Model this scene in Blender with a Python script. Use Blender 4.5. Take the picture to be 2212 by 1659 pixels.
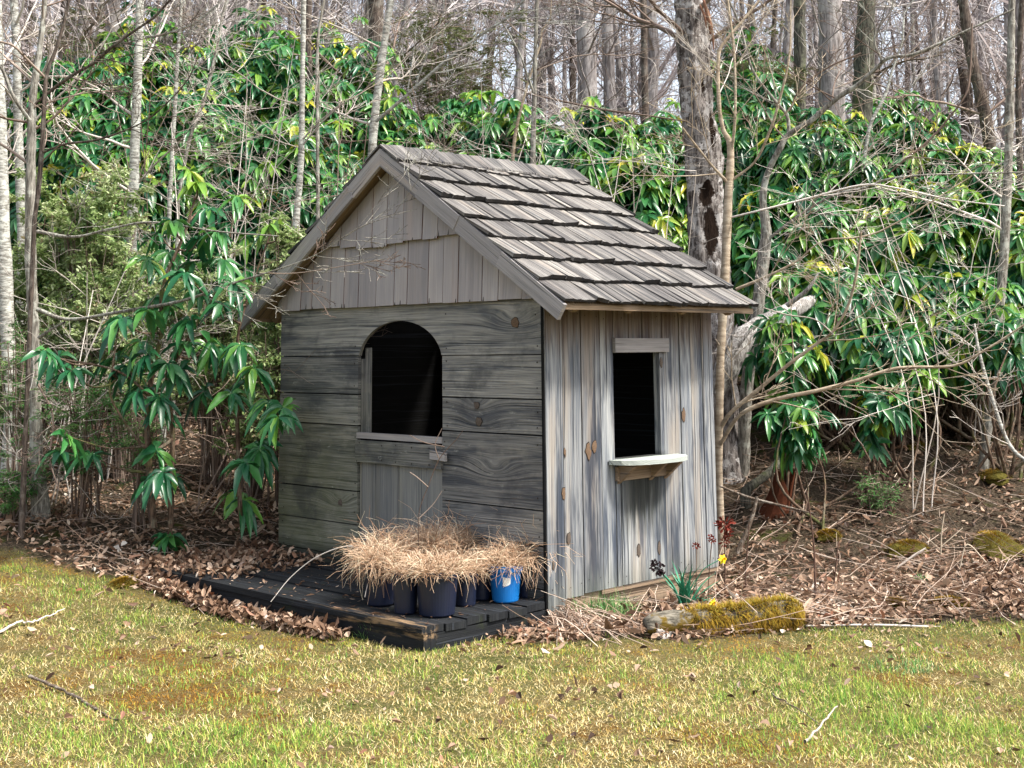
import bpy, math, random
import numpy as np
from mathutils import Vector, Matrix

for o in list(bpy.data.objects): bpy.data.objects.remove(o)
C = bpy.context.scene
COL = C.collection
R = np.random.default_rng(11)
random.seed(5)

# ------------------------------------------------------------------ camera, sky, sun, exposure
F, PCY, PITCH, ROLL = 2803.9, 371.6, 0.1367, -0.0093
EYE = np.array([0, 0, 1.5])
c_, s_ = math.cos(PITCH), math.sin(PITCH)
r0 = np.array([1., 0, 0]); u0 = np.array([0, -s_, c_]); f0 = np.array([0, c_, s_])
cr, sr = math.cos(ROLL), math.sin(ROLL)
right = cr * r0 + sr * u0; up = cr * u0 - sr * r0
cam = bpy.data.cameras.new('camera'); camo = bpy.data.objects.new('camera', cam); COL.objects.link(camo)
camo.matrix_world = Matrix(((right[0], up[0], -f0[0], 0), (right[1], up[1], -f0[1], 0), (right[2], up[2], -f0[2], 1.5), (0, 0, 0, 1)))
cam.sensor_width = 36; cam.lens = F / 2212 * 36; cam.shift_y = -(829.5 - PCY) / 2212
cam.clip_start = .1; cam.clip_end = 2000
C.camera = camo
SUN = np.array([0.60, -0.25, 0.95]); SUN /= np.linalg.norm(SUN)
w = bpy.data.worlds.new('World'); C.world = w; w.use_nodes = True
nt = w.node_tree; bg = nt.nodes['Background']; sky = nt.nodes.new('ShaderNodeTexSky'); sky.sky_type = 'NISHITA'
sky.sun_disc = False; sky.sun_elevation = math.asin(SUN[2]); sky.sun_rotation = math.atan2(SUN[0], SUN[1])
sky.air_density = 1.0; sky.dust_density = 4.0; sky.ozone_density = 1.0
hs = nt.nodes.new('ShaderNodeHueSaturation'); hs.inputs['Saturation'].default_value = .5; hs.inputs['Value'].default_value = 1.35   # thin high cloud
nt.links.new(sky.outputs[0], hs.inputs['Color']); nt.links.new(hs.outputs[0], bg.inputs[0]); bg.inputs[1].default_value = .15
sl = bpy.data.lights.new('sun', 'SUN'); sl.energy = 4.0; sl.angle = math.radians(6); sl.color = (1, .94, .85)
so = bpy.data.objects.new('sun', sl); COL.objects.link(so)
so.rotation_euler = Vector(SUN).to_track_quat('Z', 'Y').to_euler()
C.view_settings.view_transform = 'Standard'; C.view_settings.look = 'None'
C.view_settings.exposure = 0.82; C.view_settings.gamma = 1
C.render.engine = 'CYCLES'; C.cycles.max_bounces = 6; C.cycles.diffuse_bounces = 3; C.cycles.transparent_max_bounces = 8

# ------------------------------------------------------------------ picture-to-place helpers (v units: photo 2212 wide)
def ray(vx, vy):
    X = (vx - 1106) / F; Y = -(vy - PCY) / F
    return right * X + up * Y + f0
def V(vx, vy, Y):
    d = ray(vx, vy); return EYE + d * (Y / d[1])
def smooth(a, b, x):
    t = np.clip((x - a) / (b - a), 0, 1); return t * t * (3 - 2 * t)
_ph = R.uniform(0, 6.28, (24, 2)); _an = R.uniform(0, 6.28, 24)
def nz(x, y, f):                                  # cheap smooth noise, about -1..1
    s = 0
    for i in range(12):
        a = _an[i]; k = f * (0.7 + .09 * i)
        s = s + np.sin(k * (x * math.cos(a) + y * math.sin(a)) + _ph[i, 0]) * np.cos(k * .61 * (y * math.cos(a) - x * math.sin(a)) + _ph[i, 1])
    return s / 4.0
def gh(x, y):
    x = np.asarray(x, float); y = np.asarray(y, float)
    z = -.17 + .20 * smooth(-1.6, -3.6, x) * smooth(6.2, 8.6, y)
    z = z + .035 * np.exp(-((x + .45) ** 2 + (y - 7.5) ** 2) / 1.6)
    z = z + .07 * smooth(1.2, 2.4, x) * smooth(7.4, 9, y)
    xb = smooth(-4, 6, x * 18 / np.maximum(y, 8))
    sr_ = smooth(.08, .24, x / np.maximum(y, 1))
    z = z + (.19 + .085 * sr_) * np.maximum(0, np.minimum(y, 18) - 9.6 - .5 * smooth(-2, 2, x))
    sl_ = .37 * (1 - xb) + (.235 - .04 * sr_) * xb
    z = z + sl_ * np.clip(y - 18, 0, 14) + .03 * np.maximum(0, y - 32)
    z = z + .02 * nz(x, y, 1.3) + .008 * nz(x + 3, y, 5.) + .12 * nz(x, y, .5) * smooth(11, 16, y)
    return z
def G(vx, vy):
    d = ray(vx, vy); t = np.arange(4., 60., .02); P = EYE + d * t[:, None]; k = np.nonzero(P[:, 2] <= gh(P[:, 0], P[:, 1]))[0]
    return P[k[0]] if len(k) else P[-1]

# ------------------------------------------------------------------ object helpers
def tag(o, label=None, cat=None, group=None, kind=None):
    if label: o['label'] = label
    if cat: o['category'] = cat
    if group: o['group'] = group
    if kind: o['kind'] = kind
    return o
def empty(name, loc, label, cat, group=None, rz=0):
    o = bpy.data.objects.new(name, None); COL.objects.link(o); o.empty_display_size = .1
    o.location = Vector(loc); o.rotation_euler = (0, 0, rz); return tag(o, label, cat, group)
def link(name, me, parent=None, off=True):
    o = bpy.data.objects.new(name, me); COL.objects.link(o)
    if parent is not None: o.parent = parent
    return o
def mesh(name, verts, faces, mats, attrs=None, uv=None, fmat=None, smoothf=False, origin=None):
    verts = np.asarray(verts, np.float32).reshape(-1, 3)
    if origin is not None: verts = verts - np.asarray(origin, np.float32)
    me = bpy.data.meshes.new(name); me.vertices.add(len(verts)); me.vertices.foreach_set('co', verts.ravel())
    fl = [np.asarray(f, np.int32) for f in faces if len(f)]
    loops = np.concatenate([f.ravel() for f in fl]); tot = np.concatenate([np.full(len(f), f.shape[1], np.int32) for f in fl])
    st = np.concatenate([[0], np.cumsum(tot)[:-1]]).astype(np.int32)
    me.loops.add(len(loops)); me.loops.foreach_set('vertex_index', loops)
    me.polygons.add(len(tot)); me.polygons.foreach_set('loop_start', st); me.polygons.foreach_set('loop_total', tot)
    me.polygons.foreach_set('use_smooth', np.full(len(tot), bool(smoothf)))
    if not isinstance(mats, (list, tuple)): mats = [mats]
    for m in mats: me.materials.append(m)
    if fmat is not None: me.polygons.foreach_set('material_index', np.asarray(fmat, np.int32))
    if attrs:
        for k, a in attrs.items():
            at = me.attributes.new(k, 'FLOAT', 'POINT'); at.data.foreach_set('value', np.asarray(a, np.float32))
    if uv is not None:
        l = me.uv_layers.new(name='UVMap'); l.data.foreach_set('uv', np.asarray(uv, np.float32)[loops].ravel())
    me.update(calc_edges=True); me.validate()
    return me

class Geo:                                        # collects pieces into one mesh
    def __init__(s): s.v = []; s.f3 = []; s.f4 = []; s.m3 = []; s.m4 = []; s.n = 0; s.a = []; s.uv = []
    def add(s, v, f4=None, f3=None, rnd=0., uv=None, m=0):
        v = np.asarray(v, float).reshape(-1, 3)
        if f4 is not None and len(f4): f4 = np.asarray(f4); s.f4.append(f4 + s.n); s.m4 += [m] * len(f4)
        if f3 is not None and len(f3): f3 = np.asarray(f3); s.f3.append(f3 + s.n); s.m3 += [m] * len(f3)
        s.v.append(v); s.n += len(v); s.a.append(np.broadcast_to(rnd, (len(v),)))
        s.uv.append(np.zeros((len(v), 2)) if uv is None else np.asarray(uv))
    def build(s, name, mats, smoothf=False, origin=None):
        f = []
        if s.f3: f.append(np.concatenate(s.f3))
        if s.f4: f.append(np.concatenate(s.f4))
        return mesh(name, np.concatenate(s.v), f, mats, {'rnd': np.concatenate(s.a)}, np.concatenate(s.uv), s.m3 + s.m4, smoothf, origin)

def board(g, o, a, b, c, rnd=None, jit=.0, sub=1, m=0):
    """box from corner o; a=length vector, b=width vector, c=thickness vector. faces not shared so UVs run along the grain"""
    o, a, b, c = [np.asarray(q, float) for q in (o, a, b, c)]
    if rnd is None: rnd = R.uniform()
    la, lb, lc = [np.linalg.norm(q) for q in (a, b, c)]
    def quad(p, u, v, u_, v_, uo, vo):
        n = np.cross(u, v)
        g.add([p, p + u, p + u + v, p + v], [[0, 1, 2, 3]], rnd=rnd, uv=[[uo, vo], [uo + u_[0], vo + u_[1]], [uo + u_[0] + v_[0], vo + u_[1] + v_[1]], [uo + v_[0], vo + v_[1]]], m=m)
    quad(o, b, a, (0, lb), (la, 0), 0, 0); quad(o + c, a, b, (la, 0), (0, lb), 0, 0)
    quad(o, a, c, (la, 0), (0, lc), 0, .3); quad(o + b, c, a, (0, lc), (la, 0), 0, .6)
    quad(o, c, b, (lc * .3, 0), (0, lb), .4, 0); quad(o + a, b, c, (0, lb), (lc * .3, 0), .7, 0)

def tubes(polys, radii, sides=5, cap=False):
    """polys: list of (n,3); radii: list of (n,) -> verts, quads, rnd"""
    vs = []; fs = []; rn = []; uvs = []; n0 = 0
    ang = np.linspace(0, 2 * np.pi, sides, endpoint=False); ca, sa = np.cos(ang), np.sin(ang)
    idx = np.arange(sides); nx = (idx + 1) % sides
    by = {}
    for P, r in zip(polys, radii): by.setdefault(len(P), []).append((P, r))
    for n, lst in by.items():
        P = np.array([p for p, _ in lst], float); r = np.array([q_ for _, q_ in lst], float); m = len(P)
        T = np.gradient(P, axis=1); T /= np.linalg.norm(T, axis=2)[..., None] + 1e-9
        ref = np.where(np.abs(T[:, :1, 2:3]) < .8, np.array([0.31, .2, .93]), np.array([.95, .3, 0.05]))
        A = np.cross(T, np.broadcast_to(ref, T.shape)); A /= np.linalg.norm(A, axis=2)[..., None] + 1e-9; B = np.cross(T, A)
        ring = P[:, :, None, :] + r[:, :, None, None] * (A[:, :, None, :] * ca[:, None] + B[:, :, None, :] * sa[:, None])
        vs.append(ring.reshape(-1, 3))
        base = n0 + (np.arange(m) * n * sides)[:, None, None] + (np.arange(n - 1) * sides)[None, :, None]
        fs.append(np.stack([base + idx, base + nx, base + sides + nx, base + sides + idx], -1).reshape(-1, 4))
        rn.append(np.repeat(R.uniform(size=m), n * sides)); n0 += m * n * sides
    return np.concatenate(vs), np.concatenate(fs), np.concatenate(rn)
def tube_obj(name, polys, radii, mat, sides=5, parent=None, origin=None):
    v, f, r = tubes(polys, radii, sides)
    return link(name, mesh(name, v, [f], mat, {'rnd': r}, smoothf=True, origin=origin), parent)

def spline(P, k=6):
    """Catmull-Rom resample of control points (n,d)"""
    P = np.asarray(P, float); Q = np.vstack([2 * P[0] - P[1], P, 2 * P[-1] - P[-2]]); out = []
    for i in range(1, len(Q) - 2):
        for t in np.linspace(0, 1, k, endpoint=False):
            p0, p1, p2, p3 = Q[i - 1], Q[i], Q[i + 1], Q[i + 2]
            out.append(.5 * ((2 * p1) + (-p0 + p2) * t + (2 * p0 - 5 * p1 + 4 * p2 - p3) * t * t + (-p0 + 3 * p1 - 3 * p2 + p3) * t ** 3))
    out.append(P[-1]); return np.array(out)
def unit(a): a = np.asarray(a, float); return a / (np.linalg.norm(a, axis=-1, keepdims=True) + 1e-9)

# ------------------------------------------------------------------ materials
class NB:
    def __init__(s, name):
        s.m = bpy.data.materials.new(name); s.m.use_nodes = True; s.t = s.m.node_tree; s.b = s.t.nodes['Principled BSDF']
    def n(s, typ, ins=None, **kw):
        nd = s.t.nodes.new(typ)
        for k, v in kw.items(): setattr(nd, k, v)
        for k, v in (ins or {}).items(): s.set(nd.inputs[k], v)
        return nd
    def set(s, sock, v):
        if isinstance(v, bpy.types.NodeSocket): s.t.links.new(v, sock)
        elif isinstance(v, bpy.types.Node): s.t.links.new(v.outputs[0], sock)
        else: sock.default_value = v
    def math(s, op, a, b=0., c=0., clamp=False):
        nd = s.n('ShaderNodeMath', operation=op, use_clamp=clamp)
        for i, q in enumerate((a, b, c)): s.set(nd.inputs[i], q)
        return nd.outputs[0]
    def vmul(s, v, k): return s.n('ShaderNodeVectorMath', {0: v, 1: k}, operation='MULTIPLY').outputs[0]
    def vadd(s, v, k): return s.n('ShaderNodeVectorMath', {0: v, 1: k}, operation='ADD').outputs[0]
    def noise(s, v, scale=1., detail=4., rough=.55, dist=0.): return s.n('ShaderNodeTexNoise', {'Vector': v, 'Scale': scale, 'Detail': detail, 'Roughness': rough, 'Distortion': dist}).outputs[0]
    def vor(s, v, scale=1., feature='F1', out=0): return s.n('ShaderNodeTexVoronoi', {'Vector': v, 'Scale': scale}, feature=feature).outputs[out]
    def ramp(s, f, stops, mode='LINEAR'):
        nd = s.n('ShaderNodeValToRGB', {0: f}); e = nd.color_ramp.elements; nd.color_ramp.interpolation = mode
        while len(e) < len(stops): e.new(.5)
        for q, (p, c) in zip(e, stops):
            q.position = p; q.color = (c, c, c, 1) if isinstance(c, (int, float)) else (*c, 1)
        return nd.outputs[0]
    def step(s, f, a, b):
        if a > b: return s.math('SUBTRACT', 1., s.step(f, b, a))
        return s.n('ShaderNodeMapRange', {0: f, 1: a, 2: b}, interpolation_type='SMOOTHSTEP').outputs[0]
    def mix(s, f, a, b, mode='MIX'):
        nd = s.n('ShaderNodeMix', data_type='RGBA', blend_type=mode)
        for sock, v in ((nd.inputs[0], f), (nd.inputs[6], a), (nd.inputs[7], b)):
            if isinstance(v, tuple) and len(v) == 3: v = (*v, 1)
            s.set(sock, v)
        return nd.outputs[2]
    def attr(s, name): return s.n('ShaderNodeAttribute', attribute_name=name).outputs[2]
    def obj(s): return s.n('ShaderNodeTexCoord').outputs['Object']
    def uv(s): return s.n('ShaderNodeTexCoord').outputs['UV']
    def bump(s, h, st=.5, d=.01):
        s.set(s.b.inputs['Normal'], s.n('ShaderNodeBump', {'Strength': st, 'Distance': d, 'Height': h}).outputs[0])
    def done(s, col, rough=.85, spec=.3):
        s.set(s.b.inputs['Base Color'], col if not (isinstance(col, tuple) and len(col) == 3) else (*col, 1))
        s.set(s.b.inputs['Roughness'], rough); s.b.inputs['Specular IOR Level'].default_value = spec
        return s.m

def wood(name, lo, hi, dark=(.03, .035, .045), contrast=1., stain=(.05, .07, .09), stain_amt=.5, var=.35, warm=None, extra=None, crack=.5, bump=.006, knots=()):
    b = NB(name); uv = b.uv(); rnd = b.attr('rnd')
    off = b.n('ShaderNodeCombineXYZ', {0: b.math('MULTIPLY', rnd, 37.3), 1: b.math('MULTIPLY', rnd, 11.7), 2: b.math('MULTIPLY', rnd, 5.)}).outputs[0]
    co = b.vadd(uv, off)
    if knots:                                      # the grain flows round each knot
        ob = b.n('ShaderNodeSeparateXYZ', {0: b.obj()})
        tot = 0.
        for (k0, k1, kr, ax, along) in knots:
            a_ = b.math('SUBTRACT', ob.outputs[ax], k0); z_ = b.math('SUBTRACT', ob.outputs[2], k1)
            if along == 'z': a_, z_ = z_, a_
            d = b.math('ADD', b.math('POWER', b.math('MULTIPLY', a_, .33), 2.), b.math('POWER', z_, 2.))
            e = b.math('POWER', 2.718, b.math('MULTIPLY', d, -1. / (kr * kr)))
            tot = b.math('ADD', tot, b.math('MULTIPLY', e, .085 * kr / .08))
        co = b.vadd(co, b.n('ShaderNodeCombineXYZ', {1: tot}).outputs[0])
    wob = b.noise(b.vmul(co, (1.2, 3., 1)), 1., 2.)
    cw = b.vadd(co, b.n('ShaderNodeCombineXYZ', {1: b.math('MULTIPLY', wob, .035)}).outputs[0])
    g1 = b.noise(b.vmul(cw, (.9, 22., 1)), 1., 5., .6)
    g2 = b.noise(b.vmul(cw, (2.2, 130., 1)), 1., 4., .6)
    g3 = b.noise(b.vmul(cw, (.7, 55., 1)), 1., 3., .5, .3)
    gr = b.math('ADD', b.math('MULTIPLY', g1, .42), b.math('MULTIPLY', g2, .58))
    gr = b.math('MULTIPLY_ADD', b.math('SUBTRACT', gr, .5), 2.4 * contrast, .5, True)
    col = b.mix(gr, lo, hi)
    if warm: col = b.mix(b.math('MULTIPLY', b.step(b.noise(b.vmul(co, (.8, 9., 1)), 1., 3.), .5, .7), .6), col, warm)
    st = b.step(b.noise(b.vmul(co, (1.1, 9., 1)), 1., 4., .65), .47, .64)
    col = b.mix(b.math('MULTIPLY', st, stain_amt), col, stain)
    ck = b.step(g3, .42, .34)
    col = b.mix(b.math('MULTIPLY', ck, crack), col, dark)
    fr = b.math('FRACT', b.math('MULTIPLY', rnd, 7.77))
    col = b.mix(1., col, b.n('ShaderNodeCombineXYZ', {0: b.math('MULTIPLY_ADD', fr, var, 1 - var / 2), 1: b.math('MULTIPLY_ADD', fr, var, 1 - var / 2), 2: b.math('MULTIPLY_ADD', fr, var * .9, 1 - var / 2)}).outputs[0], 'MULTIPLY')
    if extra: col = extra(b, col, co)
    b.bump(b.math('SUBTRACT', gr, ck), .6, bump)
    return b.done(col, .88, .2)
def plain(name, col, rough=.6, spec=.4, var=.0, nscale=8.):
    b = NB(name); c = col
    if var:
        n = b.noise(b.obj(), nscale, 5.); c = b.mix(n, tuple(q * (1 - var) for q in col), tuple(min(1, q * (1 + var)) for q in col)); b.bump(n, .4, .004)
    return b.done(c, rough, spec)
def tintmat(name, stops, rough=.6, spec=.3, trans=0., attr='rnd'):
    b = NB(name); c = b.ramp(b.attr(attr), stops); b.done(c, rough, spec)
    if trans:
        tr = b.n('ShaderNodeBsdfTranslucent', {0: c}); mx = b.n('ShaderNodeMixShader', {0: trans, 1: b.b.outputs[0], 2: tr.outputs[0]})
        b.t.links.new(mx.outputs[0], b.t.nodes['Material Output'].inputs[0])
    return b.m
def bark(name, lo, hi, lichen, lam=.5, moss=None, sc=1., horiz=False):
    b = NB(name); o = b.obj()
    st = (14., 14., 60.) if horiz else (60., 60., 9.)
    n = b.noise(b.vmul(o, tuple(q * sc for q in st)), 1., 5., .65)
    col = b.mix(b.step(n, .36, .64), lo, hi)
    l = b.step(b.noise(o, 9. * sc, 6., .7), .5, .62)
    col = b.mix(b.math('MULTIPLY', l, lam), col, lichen)
    if moss: col = b.mix(b.math('MULTIPLY', b.step(b.noise(o, 3.3 * sc, 4.), .52, .66), .8), col, moss)
    b.bump(n, .8, .012); return b.done(col, .92, .15)

def gnz(b): return b.noise(b.vmul(b.obj(), (8., 8., 40.)), 1., 5., .7)
def algae(b, col, co):                              # green film on the wall's low left side, unweathered brown just under the gable
    ob = b.n('ShaderNodeSeparateXYZ', {0: b.obj()})
    m = b.math('MULTIPLY', b.step(ob.outputs[0], -.6, -2.6), b.step(ob.outputs[2], 1.7, .3))
    m = b.math('MULTIPLY', m, b.math('ADD', .35, b.noise(b.obj(), 5., 5.)), clamp=True)
    col = b.mix(b.math('MULTIPLY', m, .75), col, b.mix(gnz(b), (.06, .07, .035), (.20, .205, .10)))
    bl_ = b.noise(b.vmul(b.obj(), (2.2, 2.2, 3.2)), 1., 5., .65); col = b.mix(b.math('MULTIPLY', b.step(bl_, .5, .66), .6), col, (.045, .048, .055)); col = b.mix(b.math('MULTIPLY', b.step(bl_, .46, .34), .35), col, (.30, .285, .24))
    sc = b.step(b.noise(b.vmul(b.obj(), (9., 9., 24.)), 1., 6., .7), .6, .7)
    col = b.mix(b.math('MULTIPLY', sc, .4), col, (.42, .42, .38))
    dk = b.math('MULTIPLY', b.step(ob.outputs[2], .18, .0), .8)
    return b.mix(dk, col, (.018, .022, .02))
def side_tint(b, col, co):  # darker patch below the shelf, brown towards the top, greenish at the foot
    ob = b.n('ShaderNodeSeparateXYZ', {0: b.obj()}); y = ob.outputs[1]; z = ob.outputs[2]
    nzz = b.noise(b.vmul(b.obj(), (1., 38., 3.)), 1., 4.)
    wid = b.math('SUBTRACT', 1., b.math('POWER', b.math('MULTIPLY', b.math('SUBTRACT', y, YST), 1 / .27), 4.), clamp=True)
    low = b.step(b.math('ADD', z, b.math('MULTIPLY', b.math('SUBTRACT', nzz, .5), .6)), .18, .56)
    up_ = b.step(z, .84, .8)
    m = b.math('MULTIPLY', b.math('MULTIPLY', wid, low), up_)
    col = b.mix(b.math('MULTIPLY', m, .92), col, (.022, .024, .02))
    br = b.math('MULTIPLY', b.step(b.math('ADD', z, b.math('MULTIPLY', nzz, .3)), 1.56, 1.86), .6)
    col = b.mix(br, col, (.14, .085, .05))
    gb = b.math('MULTIPLY', b.step(b.math('ADD', z, b.math('MULTIPLY', nzz, .3)), .36, .1), .35)
    return b.mix(gb, col, (.13, .14, .1))

# ------------------------------------------------------------------ shed frame and its picture lines
CX, CY, YAW, W_, D_ = .1908, 8.1192, .7877, 2.818, 1.7277
OF, OB, OS, ZR, ZE = .16, .09, .315, 2.90, 1.768
ax = np.array([math.cos(YAW), -math.sin(YAW), 0]); ay = np.array([math.sin(YAW), math.cos(YAW), 0]); CO = np.array([CX, CY, 0])
def loc(P): P = np.asarray(P) - CO; return np.array([P @ ax, P @ ay, P[2]])
def world(p): return CO + ax * p[0] + ay * p[1] + np.array([0, 0, p[2]])
def front(vx, vy, off=0.):                          # picture point on the front wall plane -> local (x,z)
    d = ray(vx, vy); t = ((CO + ay * off - EYE) @ ay) / (d @ ay); q = loc(EYE + d * t); return q[0], q[2]
def side(vx, vy, off=0.):
    d = ray(vx, vy); t = ((CO + ax * off - EYE) @ ax) / (d @ ax); q = loc(EYE + d * t); return q[1], q[2]
def flat(vx, vy, z):
    d = ray(vx, vy); t = (z - 1.5) / d[2]; return EYE + d * t
YST = side(1390, 1100)[0]
ZD = -.008                                          # deck top
# ------------------------------------------------------------------ wood
BLACKBOARD = (.01, .012, .016)
FK = [(-.254, 1.676, .085, 0, 'x'), (-.614, 1.15, .05, 0, 'x'), (-.593, 1.05, .05, 0, 'x'), (-2.05, .43, .06, 0, 'x'), (-.45, .74, .07, 0, 'x')]
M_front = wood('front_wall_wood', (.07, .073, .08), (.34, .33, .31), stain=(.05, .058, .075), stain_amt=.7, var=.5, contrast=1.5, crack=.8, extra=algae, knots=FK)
M_door = wood('door_wood', (.12, .125, .13), (.30, .295, .27), stain=(.09, .10, .12), stain_amt=.4, var=.15, warm=(.22, .2, .15))
M_side = wood('side_wall_wood', (.06, .075, .105), (.37, .375, .375), stain=(.032, .042, .065), stain_amt=.85, var=.55, warm=(.32, .27, .22), extra=side_tint, crack=.95, contrast=1.4)
M_shing = wood('gable_shingle_wood', (.26, .24, .25), (.46, .425, .425), stain=(.24, .235, .26), stain_amt=.4, var=.3, warm=(.40, .33, .31), crack=.12, contrast=.7, bump=.002)
M_roof = wood('roof_shake_wood', (.065, .06, .06), (.285, .272, .265), stain=(.04, .04, .044), stain_amt=.65, var=.75, warm=(.33, .29, .26), crack=1., contrast=1.3, bump=.012)
M_butt = wood('shadowed_end_grain', (.012, .011, .012), (.05, .045, .042), stain_amt=.3, stain=(.01, .01, .01), var=.5)  # shake end grain, blackened to paint the shadow line under each course
M_trim = wood('trim_wood', (.22, .21, .215), (.42, .395, .39), stain=(.16, .155, .16), stain_amt=.4, var=.3, warm=(.34, .28, .24), crack=.6)
M_warm = wood('rafter_wood', (.16, .11, .07), (.36, .27, .19), stain=(.12, .09, .07), stain_amt=.4, var=.3)
M_shelf = wood('shelf_wood', (.25, .29, .27), (.52, .55, .50), stain=(.3, .33, .31), stain_amt=.3, var=.1, crack=.4)
M_dark = wood('inner_wood', (.003, .003, .003), (.008, .008, .008), stain_amt=.2, stain=(.006, .006, .006), var=.3)  # near-black wood colour holds the shade of the shed's inside
def mossy(b, col, co):
    m = b.step(b.noise(b.obj(), 6., 5., .7), .56, .68)
    col = b.mix(b.math('MULTIPLY', m, .3), col, (.035, .045, .012))
    ob = b.n('ShaderNodeSeparateXYZ', {0: b.obj()})
    e = b.math('MULTIPLY', b.math('MULTIPLY', b.step(ob.outputs[1], -.36, -.44), b.step(ob.outputs[0], .3, .7)), b.step(ob.outputs[2], .11, .15))
    return b.mix(b.math('MULTIPLY', e, b.step(b.noise(b.vmul(b.obj(), (3., 24., 24.)), 1., 5., .7), .46, .62)), col, (.24, .16, .09))
M_deck = wood('wet_black_deck_wood', (.003, .004, .006), (.022, .024, .027), stain=(.002, .003, .005), stain_amt=.5, var=.4, extra=mossy, crack=.8)
M_knot = plain('knot_wood', (.13, .085, .055), .85, .15, .75, 120.)
M_knotg = plain('grey_knot_wood', (.10, .08, .065), .9, .15, .75, 120.)
M_redend = plain('reddish_end_grain', (.12, .05, .035), .9, .1)
M_nail = plain('rusty_nail', (.02, .014, .01), .7, .3)

shed = empty('garden_shed', CO, 'small weathered grey board playhouse shed with shake roof and arched half door', 'shed', rz=-YAW)
x_ofs, len_m = True, 3
def knot(g, u, z, r, plane, m, asp=1.):             # oval knot standing 2 mm proud
    n = 14; rr = []; r = r * (1.25 if r > .01 else 1)
    for i in range(n):
        a = i / n * 6.283; k = r * (1 + R.normal() * .13); rr.append((u + k * math.cos(a) * (1 if plane != 'side' else .62), z + k * math.sin(a) * asp))
    if plane == 'front': ring = [(p[0], -.0035, p[1]) for p in rr]; cen = (u, -.006, z)
    else: ring = [(.0075, p[0], p[1]) for p in rr]; cen = (.010, u, z)
    if r > .01:
        sc_ = 1.14; dkr = [(q_[0] if plane != 'front' else u + (q_[0] - u) * sc_, q_[1] if plane == 'front' else u + (q_[1] - u) * sc_, z + (q_[2] - z) * sc_) for q_ in ring]; dkr = [((k_[0], -.0015, k_[2]) if plane == 'front' else (.0015 + (.004 if x_ofs else 0), k_[1], k_[2])) for k_ in dkr]
        g.add([(u, -.003, z) if plane == 'front' else (.003 + (.004 if x_ofs else 0), u, z)] + dkr, f3=[[0, 1 + i, 1 + (i + 1) % n] for i in range(n)], rnd=R.uniform(), m=len_m)
    v = [cen] + ring
    g.add(v, f3=[[0, 1 + i, 1 + (i + 1) % n] if plane == 'front' else [0, 1 + i, 1 + (i + 1) % n] for i in range(n)], rnd=R.uniform(), m=m)

# front wall: broad boards, arched opening
T = .026; GAP = .009
g = Geo()
DX0, DX1, ZS, ZA = -1.856, -.95, 1.425, 1.713
def fboard(x0, x1, z0, z1, r=None): board(g, (x0, 0, z0 + GAP / 2), (x1 - x0, 0, 0), (0, T, 0), (0, 0, z1 - z0 - GAP), r)
def fb2(x0, x1, z0, z1, y=0., gg=None, r=None, t=T):  # board whose face is seen: a along x, b up
    board(gg or g, (x0, y + t, z0 + GAP / 2), (x1 - x0, 0, 0), (0, 0, z1 - z0 - GAP), (0, -t, 0), r)
# top board with the arch cut out of its lower edge
ztop, zb0 = 1.835, 1.474
cx = (DX0 + DX1) / 2; hw = (DX1 - DX0) / 2
th0 = math.asin((zb0 - ZS) / (ZA - ZS)); N = 22
arc = [(cx - hw * math.cos(t), ZS + (ZA - ZS) * math.sin(t)) for t in np.linspace(th0, math.pi - th0, N)]
rt = R.uniform()
def topface(y, flip):
    pts = []; f = []
    xs = [-W_] + [a[0] for a in arc] + [0]
    zs = [zb0 + GAP / 2] * 1 + [a[1] for a in arc] + [zb0 + GAP / 2]
    L = [(-W_, zb0 + .002)] + [(arc[0][0], zb0 + .002)] + arc[1:-1] + [(arc[-1][0], zb0 + .002)] + [(0, zb0 + .002)]
    v = []; uv = []
    for (x, z) in L:
        v += [(x, y, z), (x, y, ztop)]; uv += [(x, z), (x, ztop)]
    q = [[2 * i, 2 * i + 2, 2 * i + 3, 2 * i + 1] for i in range(len(L) - 1)]
    if flip: q = [k[::-1] for k in q]
    g.add(v, q, rnd=rt, uv=uv)
topface(0, False); topface(T, True)
v = []; 
full = [(cx - hw * math.cos(t), ZS + (ZA - ZS) * math.sin(t)) for t in np.linspace(th0, math.pi - th0, N)]
for (x, z) in full: v += [(x, 0, z), (x, T, z)]
g.add(v, [[2 * i, 2 * i + 1, 2 * i + 3, 2 * i + 2] for i in range(N - 1)], rnd=rt, uv=[(p[0], p[1]) for p in v])
for zl in ([1.474, 1.198, .978, .519, .287, .062, -.06],):
    for i in range(6):
        z1, z0 = zl[i], zl[i + 1]; q = R.uniform(-.004, .004)
        if i == 0:                                   # beside the spring of the arch
            for sgn, xa, xb in ((0, -W_, DX0), (1, DX1, -.012)):
                fb2(xa, xb, z0, z1)
        else:
            fb2(-W_, DX0, z0, z1, y=q if i < 5 else .012)
for z1, z0 in ((1.198, .978), (.978, .526), (.526, .315), (.315, .06), (.06, -.06)):
    fb2(DX1, -.012, z0, z1, y=R.uniform(-.003, .004))
for (k0, k1, kr) in ((-.254, 1.676, .026), (-.614, 1.15, .018), (-.593, 1.05, .022), (-2.05, .43, .02), (-1.53, .76, .016)):
    knot(g, k0, k1, kr, 'front', 1 if kr > .024 else 2)
knot(g, -.262, 1.678, .007, 'front', 3)
for z in (1.74, 1.52, 1.42, 1.25, 1.15, 1.02, .9, .58, .47, .36, .24, .1):
    for x in (-2.76, DX0 - .04, DX1 + .04, -.06):
        if R.uniform() < .85: knot(g, x + R.normal() * .008, z + R.normal() * .012, .0055, 'front', 3)
link('front_wall', g.build('front_wall', [M_front, M_knot, M_knotg, M_nail]), shed)

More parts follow.
